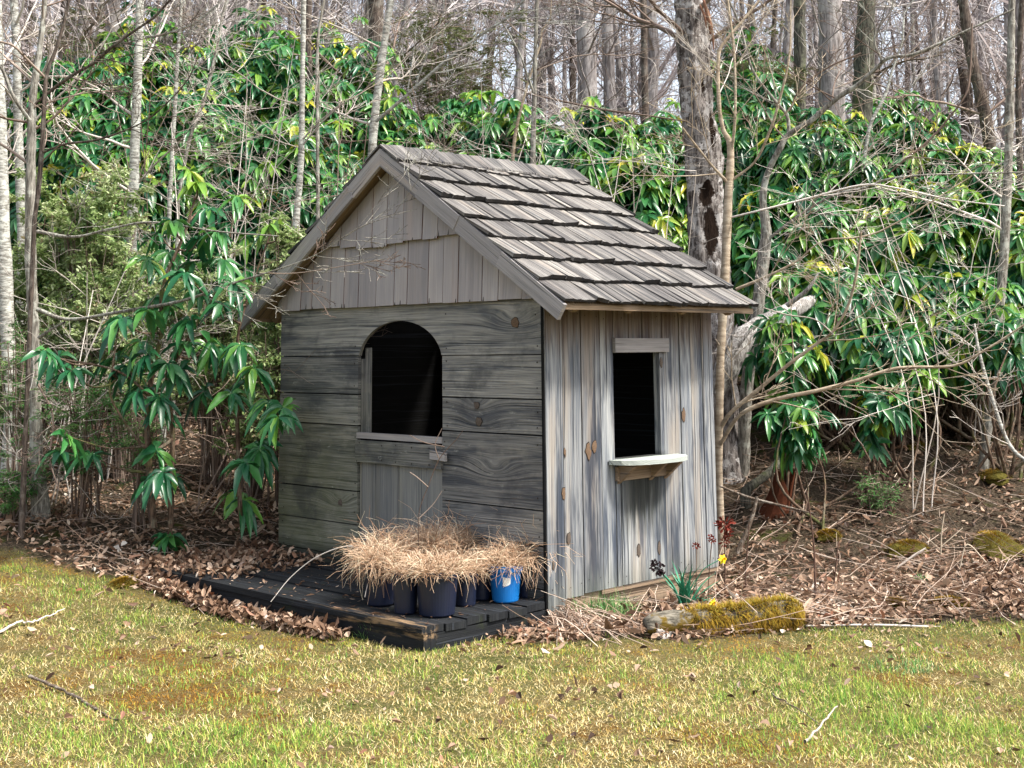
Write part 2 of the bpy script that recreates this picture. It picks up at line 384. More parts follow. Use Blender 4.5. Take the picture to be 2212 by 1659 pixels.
# gable shingles: two courses standing proud of the wall
g = Geo()
def roofz(x): return ZR - .075 - (ZR - ZE) * abs(x + W_ / 2) / (W_ / 2 + OS)
def shingle_row(z0, ztop_, y, gg, seed, jag=.006):
    q = np.random.default_rng(seed); x = -W_ - .02
    while x < .01:
        wd = q.uniform(.13, .23); x1 = min(x + wd, .012); zt0 = min(roofz(x), ztop_); zt1 = min(roofz(x1), ztop_); zb = z0 + q.normal() * jag
        zm = min(roofz(min(max(-W_ / 2, x), x1)), ztop_) if x < -W_ / 2 < x1 else None
        if zt0 < zb and zt1 < zb: x = x1 + .002; continue
        zt0 = max(zt0, zb + .002); zt1 = max(zt1, zb + .002); yb = y + q.uniform(-.002, .002); r = q.uniform()
        A = [(x, yb, zb), (x1 - .004, yb, zb), (x1 - .004, yb + .018, zt1), (x, yb + .018, zt0)]
        B = [(p[0], p[1] + .012, p[2]) for p in A]
        uv = [(0, 0), (0, wd), (zt1 - zb, wd), (zt0 - zb, 0)]
        gg.add(A + B, [[0, 1, 2, 3]], rnd=r, uv=uv + [(.02, 0), (.02, wd), (.0, wd), (0, .01)]); gg.add(A + B, [[0, 4, 5, 1], [0, 3, 7, 4], [1, 5, 6, 2]], rnd=r, uv=uv + uv, m=2)
        for k in range(q.integers(0, 3)):            # dark splits at the butts
            xs = x + q.choice([.012, wd * .5, wd - .02]); h = q.uniform(.03, .07)
            gg.add([(xs - .005, yb - .002, zb - .001), (xs + .005, yb - .002, zb - .001), (xs, yb + .004, zb + h)], f3=[[0, 1, 2]], rnd=.5, m=1)
        x = x1 + .0015
shingle_row(1.822, 2.36, -.034, g, 3, .003); shingle_row(2.265, 2.9, -.054, g, 4, .014)
link('gable_shingles', g.build('gable_shingles', [M_shing, M_nail, M_redend]), shed)

# side wall: upright boards round the window
g = Geo()
ZT = 1.83
def sb(y0, y1, z0, z1, x=0., r=None, gg=None, t=T):
    board(gg or g, (x - t, y0 + .002, z0), (0, 0, z1 - z0), (0, y1 - y0 - .009, 0), (t, 0, 0), r)
WL, WR, WZ0, WZ1 = .652, 1.118, .80, 1.478
sb(.0, .16, -.16, ZT, .004, .33)
sb(.16, .334, -.01, ZT, 0, .81); sb(.334, .518, .0, ZT, .003, .141)
g2 = .518
sb(.518, WL, .0, ZT, 0, .24); sb(WL, .70, .0, WZ0 - .01, .002, .241)
sb(.70, 1.16, .002, WZ0 - .01, .004, .11); sb(WL, .95, WZ1, ZT, -.002, .41); sb(.95, 1.16, WZ1, ZT, .002, .07)
sb(WR, 1.16, WZ0 - .01, WZ1, .004, .55); sb(1.16, 1.346, .004, ZT, 0, .57); sb(1.346, 1.47, .0, ZT, .004, .23); sb(1.47, 1.6, .002, ZT, 0, .71); sb(1.6, D_, -.002, ZT, .003, .47)
for (py, pz, kr, mm, asp) in ((.15, .62, .022, 1, 1.3), (.19, .35, .02, 2, 1.6), (.165, .87, .014, 1, 1.5), (.385, .865, .03, 1, 1.3), (.44, .89, .026, 1, 1.2), (1.37, 1.05, .026, 1, 1.4), (.86, .2, .022, 2, 1.4), (1.07, .19, .022, 2, 1.4), (1.14, 1.41, .02, 2, 1.4), (.05, .2, .014, 2, 1.4)):
    knot(g, py, pz, kr, 'side', mm, asp)
for y in (.04, .12, .2, .3, .37, .48, .55, .73, 1.1, 1.2, 1.3, 1.38, 1.56, 1.66):
    for z in (.06, 1.72): knot(g, y, z + R.normal() * .01, .005, 'side', 3)
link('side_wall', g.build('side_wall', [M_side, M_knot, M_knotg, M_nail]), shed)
# far walls; floor and inner lining painted near black to deepen the inside's shade
g = Geo()
zz = 1.95
board(g, (-W_, D_ - .03, -.06), (W_ - .03, 0, 0), (0, .03, 0), (0, 0, zz))
board(g, (-W_ + .0, T + .002, -.06), (0, D_ - T - .04, 0), (.03, 0, 0), (0, 0, zz))
link('rear_walls', g.build('rear_walls', [M_side]), shed)
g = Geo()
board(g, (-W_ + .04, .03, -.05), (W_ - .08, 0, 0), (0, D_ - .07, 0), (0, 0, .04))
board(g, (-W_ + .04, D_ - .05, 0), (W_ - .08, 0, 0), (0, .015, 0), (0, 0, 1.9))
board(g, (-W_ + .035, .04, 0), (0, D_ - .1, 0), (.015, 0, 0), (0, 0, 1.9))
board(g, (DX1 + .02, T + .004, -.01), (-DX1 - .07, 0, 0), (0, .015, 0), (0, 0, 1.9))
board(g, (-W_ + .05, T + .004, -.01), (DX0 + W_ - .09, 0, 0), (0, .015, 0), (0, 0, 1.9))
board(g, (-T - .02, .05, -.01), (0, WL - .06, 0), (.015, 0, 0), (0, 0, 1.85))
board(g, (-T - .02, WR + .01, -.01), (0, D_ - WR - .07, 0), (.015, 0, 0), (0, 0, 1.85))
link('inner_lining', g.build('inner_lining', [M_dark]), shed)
g = Geo()                                            # dark skirt under the boards
board(g, (-.05, .1, -.34), (0, D_ - .12, 0), (.03, 0, 0), (0, 0, .36)); board(g, (-W_, .02, -.34), (W_ - .1, 0, 0), (0, .03, 0), (0, 0, .3))
board(g, (-.012, .5, -.028), (0, D_ - .5, 0), (.012, 0, 0), (0, 0, .026))
link('base_beam', g.build('base_beam', [M_warm]), shed)
g = Geo()                                            # upright at the corner, dark reveal
board(g, (-.024, -.006, -.09), (0, 0, 1.92), (.02, 0, 0), (0, .03, 0), .15)
link('corner_post', g.build('corner_post', [M_dark]), shed)

# door: two upright planks, rail, top bar, hinge and turn button
door = Geo(); mid = -1.405
board(door, (DX0 + .02, .03, -.05), (0, 0, .9), (mid - DX0 - .023, 0, 0), (0, -.022, 0), .28)
board(door, (mid + .003, .03, -.05), (0, 0, .9), (DX1 - mid - .012, 0, 0), (0, -.022, 0), .64)
dm = link('door', door.build('door', [M_door]), shed)
g = Geo(); fb2(DX0 - .002, DX1 + .01, .722, .884, y=-.022, gg=g, r=.4); 
for kx in (.05, .3, .45, .62, .8):
    for kz in (.748, .86):
        q = Geo(); n = len(g.v); knot(g, DX0 + kx, kz + R.normal() * .006, .0055, 'front', 2)
        g.v[-1] = g.v[-1] + np.array([0, -.022, 0])
g.v[6] = g.v[6] + np.array([0, -.022, 0]) if len(g.v) > 6 else 0
link('door_rail', g.build('door_rail', [M_front, M_knot, M_nail]), dm)
g = Geo(); fb2(DX0 - .0, DX1 + .002, .888, .936, y=-.012, gg=g, r=.2, t=.05); link('door_top_bar', g.build('door_top_bar', [M_trim]), dm)
g = Geo(); board(g, (DX1 - .075, -.026, .79), (.15, 0, -.008), (0, 0, .055), (0, -.022, 0), .9); link('turn_button', g.build('turn_button', [M_trim]), shed)
g = Geo(); board(g, (DX0 - .018, -.004, .78), (0, 0, .09), (.014, 0, 0), (0, -.006, 0), .5); link('hinge', g.build('hinge', [M_nail]), dm)
g = Geo()                                            # jamb seen inside the opening
board(g, (DX0 + .012, T + .03, .93), (0, 0, .60), (.05, 0, 0), (0, .02, 0), .7); board(g, (DX0 + .004, T, .93), (0, 0, .52), (0, .05, 0), (.008, 0, 0), .3)
link('door_jamb', g.build('door_jamb', [M_front]), shed)

# window: lintel, reveals, rounded shelf and brackets
win = Geo()
board(win, (.002, .641, WZ1 + .004), (0, .56, 0), (0, 0, .092), (.026, 0, 0), .3)
link('window_lintel', win.build('window_lintel', [M_trim]), shed)
g = Geo()
board(g, (-.07, WL - .004, WZ0), (0, 0, WZ1 - WZ0), (.045, 0, 0), (0, .006, 0)); board(g, (-.045, WR - .002, WZ0), (0, 0, WZ1 - WZ0), (.02, 0, 0), (0, .006, 0)); board(g, (-.07, WL, WZ0 - .012), (0, WR - WL, 0), (.066, 0, 0), (0, 0, .01))
link('window_reveal', g.build('window_reveal', [M_side]), shed)
g = Geo(); n = 26; rim = []
for i in range(n + 1):
    t = i / n; y = .575 + .715 * t; rim.append((.012 + .20 * (1 - abs(2 * t - 1) ** 3.2) ** .6, y))
zt, zb = .795, .766
v = []; uv = []
for (x, y) in rim:
    for (xx, z) in ((-.02 if WL < y < WR else .006, zt), (x, zt), (x, zb), (-.0 if False else .006, zb)): v.append((xx, y, z)); uv.append((y, xx + z))
q = []
for i in range(n):
    for k in range(3): q.append([4 * i + k, 4 * i + k + 1, 4 * i + 5 + k, 4 * i + 4 + k])
g.add(v, q, rnd=.3, uv=uv); link('window_shelf', g.build('window_shelf', [M_shelf]), shed)
g = Geo()
for y in (.66, .98, 1.14):
    g.add([(.006, y, .757), (.15, y, .757), (.006, y, .64), (.006, y + .03, .757), (.15, y + .03, .757), (.006, y + .03, .64)], [[1, 4, 5, 2], [0, 3, 4, 1]], [[0, 1, 2], [3, 5, 4]], rnd=y, uv=[(0, 0), (.15, 0), (0, .12)] * 2)
board(g, (.005, .64, .66), (0, .5, 0), (0, 0, .09), (.02, 0, 0), .8)
link('shelf_bracket', g.build('shelf_bracket', [M_warm]), shed)

g = Geo(); q = np.random.default_rng(12)
PB, RB = [], []
for i in range(150):
    a = q.uniform(0, 6.28); c = np.array([q.uniform(-2.1, -.5), q.uniform(.45, 1.3), 0]); c[2] = q.uniform(.03, .72) * (1 - abs(c[1] - .9)); d = np.array([math.cos(a) * .3, math.sin(a) * .3, q.uniform(-.1, .12)])
    pp_ = np.array([c, c + d * .5 + [0, 0, .02], c + d]); pp_[:, 0] = pp_[:, 0].clip(-2.6, -.12); pp_[:, 1] = pp_[:, 1].clip(.12, 1.6); pp_[:, 2] = pp_[:, 2].clip(.02, .9); PB.append(pp_ + q.normal(size=(3, 3)) * .004); RB.append(np.full(3, q.uniform(.008, .035)))
v_, f_, r_ = tubes(PB, RB, 6)
link('stored_wood', mesh('stored_wood', v_, [f_], plain('dusty_stored_wood', (.09, .085, .075), .95, .1, .5, 12.), {'rnd': r_}, smoothf=True), shed)
# roof ---------------------------------------------------------------
AX = -W_ / 2; XE = OS; slope = np.array([XE - AX, 0, ZE - ZR]); SL = np.linalg.norm(slope); sdir = slope / SL
nrm = np.array([-sdir[2], 0, sdir[0]])
Y0, Y1 = -OF, D_ + OB
def rp(s, y, h=0, sgn=1):                            # s from ridge down, h above deck
    p = np.array([AX, y, ZR]) + sdir * s + nrm * h
    if sgn < 0: p[0] = 2 * AX - p[0]
    return p
for sgn, nm in ((1, 'roof_slope'), (-1, 'roof_slope')):
    g = Geo(); q = np.random.default_rng(8 + sgn)
    ncou = 8; ends = np.linspace(.22, SL + .015, ncou)
    for ci, e in enumerate(ends):
        s0 = max(0, e - .36) if ci else 0.; y = Y0 - .012
        while y < Y1:
            wd = q.uniform(.07, .165); y1 = min(y + wd, Y1 + .012); ee = e + q.normal() * .007 + (q.uniform() < .1) * q.uniform(-.02, .02)
            th = q.uniform(.014, .03); lift = .004 + (ee - s0) * .06 + q.uniform(0, .006); tw = q.normal() * .004
            a0, a1 = y + .001, y1 - .0025
            P = [rp(s0, a0, .006, sgn), rp(s0, a1, .006, sgn), rp(ee, a1, lift + tw, sgn), rp(ee + q.normal() * .003, a0, lift - tw, sgn)]
            Qd = [rp(s0, a0, .010, sgn), rp(s0, a1, .010, sgn), rp(ee, a1, lift + th + tw, sgn), rp(ee, a0, lift + th - tw, sgn)]
            # longitudinal ridging of a split shake: three strips across
            r = q.uniform(); k = 4; vt = []; uvt = []
            hs = q.normal(size=k + 1) * .0022
            for i in range(k + 1):
                t = i / k; top = Qd[0] * (1 - t) + Qd[1] * t; bot = Qd[3] * (1 - t) + Qd[2] * t
                nn = nrm * np.array([sgn, 1, 1]) * hs[i]; uu = wd * t + r * 3
                vt += [top + nn, bot + nn, P[3] * (1 - t) + P[2] * t]; uvt += [(0, uu), (ee - s0, uu), (ee - s0 + .02, uu)]
            f = []
            for i in range(k):
                a = 3 * i
                f += [[a, a + 1, a + 4, a + 3]]
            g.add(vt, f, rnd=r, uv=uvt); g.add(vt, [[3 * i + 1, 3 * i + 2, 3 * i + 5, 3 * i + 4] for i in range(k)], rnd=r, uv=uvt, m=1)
            g.add([P[0], Qd[0], Qd[3], P[3], P[1], Qd[1], Qd[2], P[2]], [[0, 1, 2, 3], [4, 5, 6, 7]], rnd=r, uv=[(0, 0), (0, .01), (.3, .02), (.3, 0)] * 2)
            y = y1
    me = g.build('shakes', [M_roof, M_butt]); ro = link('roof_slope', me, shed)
    g = Geo()                                        # sheathing under the shakes
    P = [rp(.01, Y0 + .03, -.02, sgn), rp(SL - .02, Y0 + .03, -.02, sgn), rp(SL - .02, Y1 - .02, -.02, sgn), rp(.01, Y1 - .02, -.02, sgn)]
    P2 = [p + np.array([0, 0, .022]) for p in P]
    g.add(P + P2, [[0, 1, 2, 3], [4, 5, 6, 7], [0, 4, 5, 1], [1, 5, 6, 2], [2, 6, 7, 3]], rnd=.5, uv=[(0, 0), (SL, 0), (SL, 2), (0, 2)] * 2)
    link('sheathing', g.build('sheathing', [M_warm]), ro)
# ridge cap: short boards lapped along the ridge on both sides
g = Geo(); q = np.random.default_rng(77); y = Y0 - .02
while y < Y1:
    L = q.uniform(.13, .2)
    for sgn in (1, -1):
        h = .036 + q.uniform(0, .008); ln = .17 + q.normal() * .01; t = .014; r = q.uniform()
        A = [rp(-.015, y, h, sgn), rp(ln, y, h + .004, sgn), rp(ln, y + L + .02, h + .006, sgn), rp(-.015, y + L + .02, h + .012, sgn)]
        B = [p + np.array([0, 0, -t]) for p in A]
        g.add(A + B, [[0, 1, 2, 3], [1, 5, 6, 2], [0, 4, 5, 1]], rnd=r, uv=[(0, 0), (.17, 0), (.17, L), (0, L)] * 2)
    y += L
link('ridge_cap', g.build('ridge_cap', [M_roof]), shed)
# barge boards: each rake in lapped lengths
for sgn in (1, -1):
    cuts = [0, .52, .98, 1.45, SL + .02] if sgn > 0 else [0, .42, .78, 1.5, SL + .02]
    for i in range(4):
        g = Geo(); s0, s1 = cuts[i], cuts[i + 1]; yf = Y0 - .014 - .006 * (i % 2); hb = -.098 + .006 * (i % 2)
        P = [rp(s0, yf, hb, sgn), rp(s1, yf, hb, sgn), rp(s1, yf, .014, sgn), rp(s0, yf, .014, sgn)]
        if i == 0:
            for k in (0, 3): P[k] = P[k] + (AX - P[k][0]) * np.array([1, 0, 0]) + np.array([0, 0, -.0 if k == 3 else -.03])
        B = [p + np.array([0, .026, 0]) for p in P]; r = R.uniform()
        f = np.array([[0, 1, 2, 3], [7, 6, 5, 4], [0, 4, 5, 1], [1, 5, 6, 2], [2, 6, 7, 3], [0, 3, 7, 4]])
        if sgn < 0: f = f[:, ::-1]
        g.add(P + B, f, rnd=r, uv=[(0, 0), (s1 - s0, 0), (s1 - s0, .13), (0, .13)] * 2)
        link('barge_board', g.build('barge_board', [M_trim]), shed)
# eave strip and rafter tails
for sgn in (1, -1):
    g = Geo(); P = rp(SL - .02, Y0, -.035, sgn)
    board(g, (P[0] - (.025 if sgn < 0 else 0), Y0 + .02, P[2] - .008), (0, Y1 - Y0 - .03, 0), (.025, 0, 0), (0, 0, .035), .6)
    link('eave_strip', g.build('eave_strip', [M_warm]), shed)
    for y in (.06, .58, 1.14, 1.66):
        g = Geo(); r = R.uniform()
        P = [rp(.05, y, -.022, sgn), rp(SL - .05, y, -.022, sgn), rp(SL - .1, y, -.11, sgn), rp(.05, y, -.11, sgn)]
        B = [p + np.array([0, .045, 0]) for p in P]; f = np.array([[0, 1, 2, 3], [7, 6, 5, 4], [0, 4, 5, 1], [1, 5, 6, 2], [2, 6, 7, 3]])
        g.add(P + B, f, rnd=r, uv=[(0, 0), (1.6, 0), (1.6, .1), (0, .1)] * 2); link('rafter', g.build('rafter', [M_warm]), shed)

# ------------------------------------------------------------------ deck in front of the shed
deck = empty('wooden_deck', world((-1.35, -.5, ZD - .2)), 'low black wet timber deck step in front of the shed, carrying the pots', 'deck', rz=-YAW)
dl = np.array([-1.35, -.5, ZD - .2])
g = Geo(); ys = [-1.0, -.83, -.66, -.50, -.34, -.18, -.02]
for i in range(6):
    x0 = -2.85 + R.uniform(-.06, .05)
    board(g, np.array([x0, ys[i] + .004, ZD - .04 + (R.uniform(-.004, .004))]) - dl, (.012 - x0 - abs(R.normal()) * .015, 0, 0), (0, ys[i + 1] - ys[i] - .01, R.normal() * .002), (0, 0, .04))
link('deck_boards', g.build('deck_boards', [M_deck]), deck)
g = Geo()
board(g, np.array([-2.8, -.985, ZD - .19]) - dl, (2.795, 0, 0), (0, .09, 0), (0, 0, .148)); 
link('front_beam', g.build('front_beam', [M_deck]), deck)
g = Geo(); board(g, np.array([-.09, -.893, ZD - .19]) - dl, (0, .88, 0), (.085, 0, 0), (0, 0, .146)); link('side_beam', g.build('side_beam', [M_deck]), deck)
# ------------------------------------------------------------------ ground
EX = np.array([-9, -6, -3.78, -2.83, -2.18, -1.47, -1.05, -.53, -.04, .3, .97, 1.77, 3.04, 9]); EY = np.array([11.2, 10.6, 9.8, 9.29, 8.84, 8.28, 8.02, 7.8, 7.75, 7.75, 7.7, 7.95, 8.05, 8.3])
def lawn(x, y):
    e = np.interp(x, EX, EY); return smooth(.10, -.10, y - e + .07 * nz(x, y, 4.) + .03 * nz(y, x, 13.))
def patch(x, y): return nz(x, y, 1.9) * .8 + nz(x + 5, y, 5.5) * .6
xs = np.unique(np.concatenate([np.linspace(-160, -30, 14), np.linspace(-30, -6, 60), np.linspace(-6, 6, 241), np.linspace(6, 30, 60), np.linspace(30, 160, 14)]))
ysg = np.unique(np.concatenate([np.linspace(-20, 4, 12), np.linspace(4, 13, 190), np.linspace(13, 36, 110), np.linspace(36, 200, 40)]))
XX, YY = np.meshgrid(xs, ysg); ZZ = gh(XX, YY)
nx_, ny_ = len(xs), len(ysg); ii = np.arange(nx_ * ny_).reshape(ny_, nx_)
qd = np.stack([ii[:-1, :-1], ii[:-1, 1:], ii[1:, 1:], ii[1:, :-1]], -1).reshape(-1, 4)
b = NB('ground_cover'); o = b.obj(); la = b.attr('lawn'); pa = b.attr('patch')
n1 = b.noise(o, 45., 6., .7); n2 = b.noise(o, 5., 5., .6); n3 = b.noise(b.vmul(o, (160., 60., 60.)), 1., 4., .7)
gl = b.ramp(b.math('MULTIPLY_ADD', b.math('SUBTRACT', n2, .5), 1.2, b.math('MULTIPLY_ADD', pa, .3, .5)), [(.2, (.11, .13, .03)), (.42, (.17, .165, .045)), (.58, (.25, .19, .07)), (.8, (.22, .105, .02))])
gl = b.mix(b.step(n1, .45, .7), gl, (.36, .30, .16)); gl = b.mix(b.step(n3, .5, .36), gl, (.055, .05, .018)); gl = b.mix(.3, gl, (.03, .026, .01))
lt = b.ramp(n1, [(.3, (.016, .013, .009)), (.5, (.06, .045, .03)), (.62, (.15, .115, .08)), (.75, (.04, .034, .02))])
lt = b.mix(b.step(b.noise(o, 2.1, 5., .6), .56, .66), lt, (.05, .055, .012))
b.bump(b.math('ADD', n1, n3), .9, .03)
M_ground = b.done(b.mix(la, lt, gl), .95, .1)
gv = np.stack([XX, YY, ZZ], -1).reshape(-1, 3)
go = link('ground', mesh('ground', gv, [qd], M_ground, {'lawn': lawn(gv[:, 0], gv[:, 1]), 'patch': patch(gv[:, 0], gv[:, 1])}, smoothf=True)); tag(go, kind='structure')

DK0 = np.array([-2.9, -1.1]); 
def on_deck(x, y, m=0.):
    P0 = (x - CX) * ax[0] + (y - CY) * ax[1]; P1 = (x - CX) * ay[0] + (y - CY) * ay[1]
    return ((P0 > -2.9 - m) & (P0 < .012 + m) & (P1 > -1.0 - m) & (P1 < 0)) | ((P0 > -W_ - m) & (P0 < m) & (P1 >= 0) & (P1 < D_ + m))
def blades(P, L, Wd, az, lean, curl, rnd):
    """one bent two-step blade per row"""
    n = len(P); h = np.stack([np.cos(az), np.sin(az), np.zeros(n)], 1); s = np.stack([-np.sin(az), np.cos(az), np.zeros(n)], 1); z = np.array([0, 0, 1.])
    L = L[:, None]; Wd = Wd[:, None]; d1 = h * np.sin(lean)[:, None] + z * np.cos(lean)[:, None]; l2 = lean + curl; d2 = h * np.sin(l2)[:, None] + z * np.cos(l2)[:, None]
    m = P + d1 * L * .55; t = m + d2 * L * .45
    v = np.stack([P - s * Wd / 2, P + s * Wd / 2, m + s * Wd * .4, m - s * Wd * .4, t], 1).reshape(-1, 3); b_ = (np.arange(n) * 5)[:, None]
    return v, b_ + np.array([0, 1, 2, 3]), b_ + np.array([3, 2, 4]), np.repeat(rnd, 5)
M_grass = tintmat('lawn_blades', [(0, (.32, .20, .055)), (.12, (.56, .42, .15)), (.28, (.74, .60, .29)), (.42, (.84, .73, .46)), (.52, (.50, .50, .12)), (.62, (.27, .40, .06)), (.74, (.07, .24, .04)), (.79, (.42, .38, .05)), (.87, (.52, .36, .05)), (.94, (.50, .25, .035)), (1, (.34, .15, .03))], .75, .15, .22)
n = 340000
y = 4.3 + 6.2 * R.uniform(size=n) ** 1.15; x = R.uniform(-.52, .50, n) * y * 1.0
k = (R.uniform(size=n) < lawn(x, y) * np.clip(.8 + .5 * nz(x + 1, y - 3, 9.) + .3 * nz(x, y, 23.), .22, 1)) & ~on_deck(x, y); x, y = x[k], y[k]; n = len(x)
pt = patch(x, y) + .35 * nz(y, x + 2, 11.); gn = nz(x - 7, y, 2.2) * .5 + nz(x, y + 9, 7.) * .5 + nz(x + 4, y, 17.) * .35; u = R.uniform(size=n); cls = R.uniform(size=n)
pg = np.clip(.22 + .55 * gn + .14 * smooth(-1, 2.5, x), .03, .85); ed = np.interp(x, EX, EY) - y; po = np.clip(.14 + .8 * (pt - .3) + .85 * (1 - smooth(.1, .8, ed + .25 * nz(x, y, 3.))) + .25 * (1 - smooth(-2.2, -1.2, x)) * (1 - smooth(.6, 2., ed)), .02, .95)
tint = np.where(cls < po, np.clip(.79 + .21 * (u * .6 + .4 * smooth(-.4, .6, nz(x, y, 3.1))), 0, 1), np.where(cls < po + pg, .5 + .26 * u, .45 * u))
green = (tint > .5) & (tint < .77); moss = tint > .77
L = np.where(green, R.uniform(.02, .05, n), np.where(moss, R.uniform(.012, .03, n), R.uniform(.016, .055, n))) * (1 + .3 * gn)
lean = np.where(green, R.uniform(.2, 1.1, n), R.uniform(.9, 1.5, n))
v, f4, f3, rr = blades(np.stack([x, y, gh(x, y) - .003], 1), L, R.uniform(.0018, .0038, n), R.uniform(0, 6.28, n), lean, R.uniform(-.9, .9, n), tint)
tag(link('lawn_grass', mesh('lawn_grass', v, [f3, f4], M_grass, {'rnd': rr})), 'dry straw and green lawn grass with orange moss patches in the foreground', 'grass', kind='stuff')

# leaves (one batch function for litter and rhododendron leaves)
def leaves(P, D, N, L, Wd, droop, fold, rnd):
    D = unit(D); S = unit(np.cross(D, N)); N = np.cross(S, D); n = len(P); z = np.array([0, 0, 1.])
    def pt(a, b_, c): return P + D * (L * a)[:, None] + S * (Wd * b_)[:, None] + N * (L * c * fold)[:, None] - z * (droop * L * a * a)[:, None]
    v = np.stack([pt(0, 0, 0), pt(.2, -.27, .1), pt(.18, 0, 0), pt(.2, .27, .1), pt(.52, -.5, .17), pt(.52, 0, 0), pt(.52, .5, .17), pt(.84, -.3, .1), pt(.84, 0, 0), pt(.84, .3, .1), pt(1, 0, -.02)], 1).reshape(-1, 3)
    b_ = (np.arange(n) * 11)[:, None]
    f3 = np.concatenate([b_ + np.array(q) for q in ([0, 2, 1], [0, 3, 2], [7, 8, 10], [8, 9, 10])]); f4 = np.concatenate([b_ + np.array(q) for q in ([1, 2, 5, 4], [2, 3, 6, 5], [4, 5, 8, 7], [5, 6, 9, 8])])
    return v, f3, f4, np.repeat(rnd, 11)
M_litter = tintmat('dead_leaves', [(0, (.045, .025, .016)), (.2, (.12, .065, .038)), (.42, (.24, .145, .09)), (.62, (.38, .26, .18)), (.8, (.52, .40, .30)), (.92, (.24, .09, .045)), (1, (.66, .60, .52))], .65, .3, .15)
n = 110000
y = 7.4 + 11 * R.uniform(size=n) ** 1.7; x = R.uniform(-.5, .5, n) * y
k = (R.uniform(size=n) > lawn(x, y) * .985) & (R.uniform(size=n) < (.75 + .5 * nz(x + 2, y, 4.)) * (1 - .4 * smooth(9.4, 10.8, y + .3 * nz(x, y, 1.7)) * smooth(0, 2, x))) & ~on_deck(x, y); x, y = x[k], y[k]; n = len(x)
az = R.uniform(0, 6.28, n); tl = R.normal(size=n) * .45
D = np.stack([np.cos(az), np.sin(az), np.sin(tl)], 1); Nn = unit(np.stack([R.normal(size=n) * .5, R.normal(size=n) * .5, np.ones(n)], 1))
v, f3, f4, rr = leaves(np.stack([x, y, gh(x, y) + .012 + R.uniform(0, .03, n)], 1), D, Nn, R.gamma(3., .014, n).clip(.015, .12), R.gamma(3., .0075, n).clip(.008, .06), R.uniform(-.5, .6, n), R.uniform(-1, 2, n), np.clip(R.beta(1.6, 1.6, n) + .18 * nz(x, y, 2.3) + .1 * nz(x, y, 9.) - .22 * smooth(9.2, 10.6, y + .3 * nz(x, y, 1.7)) * smooth(0, 2, x), 0, 1))
tag(link('leaf_litter', mesh('leaf_litter', v, [f3, f4], M_litter, {'rnd': rr})), 'brown and pinkish dead leaves covering the forest floor', 'leaf litter', kind='stuff')
# leaves drifted against the deck's front edge and on its far end
n = 2600; t = R.uniform(0, 1, n) ** .8
lx = -2.95 + 2.3 * t; lyy = -1.03 - R.uniform(0, .22, n) * (1 - .5 * t); k = R.uniform(size=n) < .38; lx = np.where(k, -3.0 + .9 * R.uniform(0, 1, n) ** 1.8, lx); lyy = np.where(k, R.uniform(-1.05, 0, n), lyy)
Pw = CO + lx[:, None] * ax + lyy[:, None] * ay; Pw[:, 2] = np.where(k, ZD + .01, gh(Pw[:, 0], Pw[:, 1])) + R.uniform(0, .06, n)
az = R.uniform(0, 6.28, n); D = np.stack([np.cos(az), np.sin(az), R.normal(size=n) * .5], 1); Nn = unit(np.stack([R.normal(size=n), R.normal(size=n), np.ones(n)], 1))
v, f3, f4, rr = leaves(Pw, D, Nn, R.uniform(.03, .075, n), R.uniform(.018, .04, n), R.uniform(-.5, .6, n), R.uniform(-1, 2, n), R.beta(1.3, 1.8, n))
tag(link('drifted_leaves', mesh('drifted_leaves', v, [f3, f4], M_litter, {'rnd': rr})), 'drift of curled brown leaves along the front edge of the black deck', 'leaves', kind='stuff')

q = np.random.default_rng(66); n = 420; lx = q.uniform(-2.7, -.03, n); lyy = -.98 + .95 * q.uniform(size=n); Pw = CO + lx[:, None] * ax + lyy[:, None] * ay; Pw[:, 2] = ZD + .008
az = q.uniform(0, 6.28, n); v, f3, f4, rr = leaves(Pw, np.stack([np.cos(az), np.sin(az), q.normal(size=n) * .08], 1), np.stack([q.normal(size=n) * .2, q.normal(size=n) * .2, np.ones(n)], 1), q.gamma(2., .014, n).clip(.008, .07), q.gamma(2., .005, n).clip(.003, .03), q.uniform(-.2, .2, n), q.uniform(-.5, 1, n), q.beta(1., 2.5, n))
tag(link('deck_debris', mesh('deck_debris', v, [f3, f4], M_litter, {'rnd': rr})), 'bits of dark leaf and straw lying on top of the black deck', 'leaves', kind='stuff')
# fallen twigs and dry stems on the forest floor
M_twiglit = tintmat('dry_stems', [(0, (.12, .075, .05)), (.5, (.30, .21, .155)), (1, (.58, .48, .40))], .8, .2)
po_, ra_ = [], []
for i in range(4300):
    yy = 7.8 + 7.5 * R.uniform() ** 1.5; xx = R.uniform(-.48, .48) * yy
    if lawn(xx, yy) > .2 or on_deck(xx, yy, .05): continue
    a = R.uniform(0, 6.28); L = R.uniform(.08, .55) * (1 if R.uniform() < .8 else 1.6); tl = abs(R.normal()) * .22; m = 4
    P = np.array([[xx + L * t * math.cos(a), yy + L * t * math.sin(a), 0] for t in np.linspace(0, 1, m)]); P[:, :2] += R.normal(size=(m, 2)) * L * .03
    P[:, 2] = gh(P[:, 0], P[:, 1]) + .02 + L * tl * np.linspace(0, 1, m); po_.append(P); ra_.append(np.linspace(.0028, .0012, m) * R.uniform(.6, 1.4))
v, f, r = tubes(po_, ra_, 3)
tag(link('fallen_twigs', mesh('fallen_twigs', v, [f], M_twiglit, {'rnd': r})), 'pale dry stems and twigs littering the forest floor', 'twigs', kind='stuff')

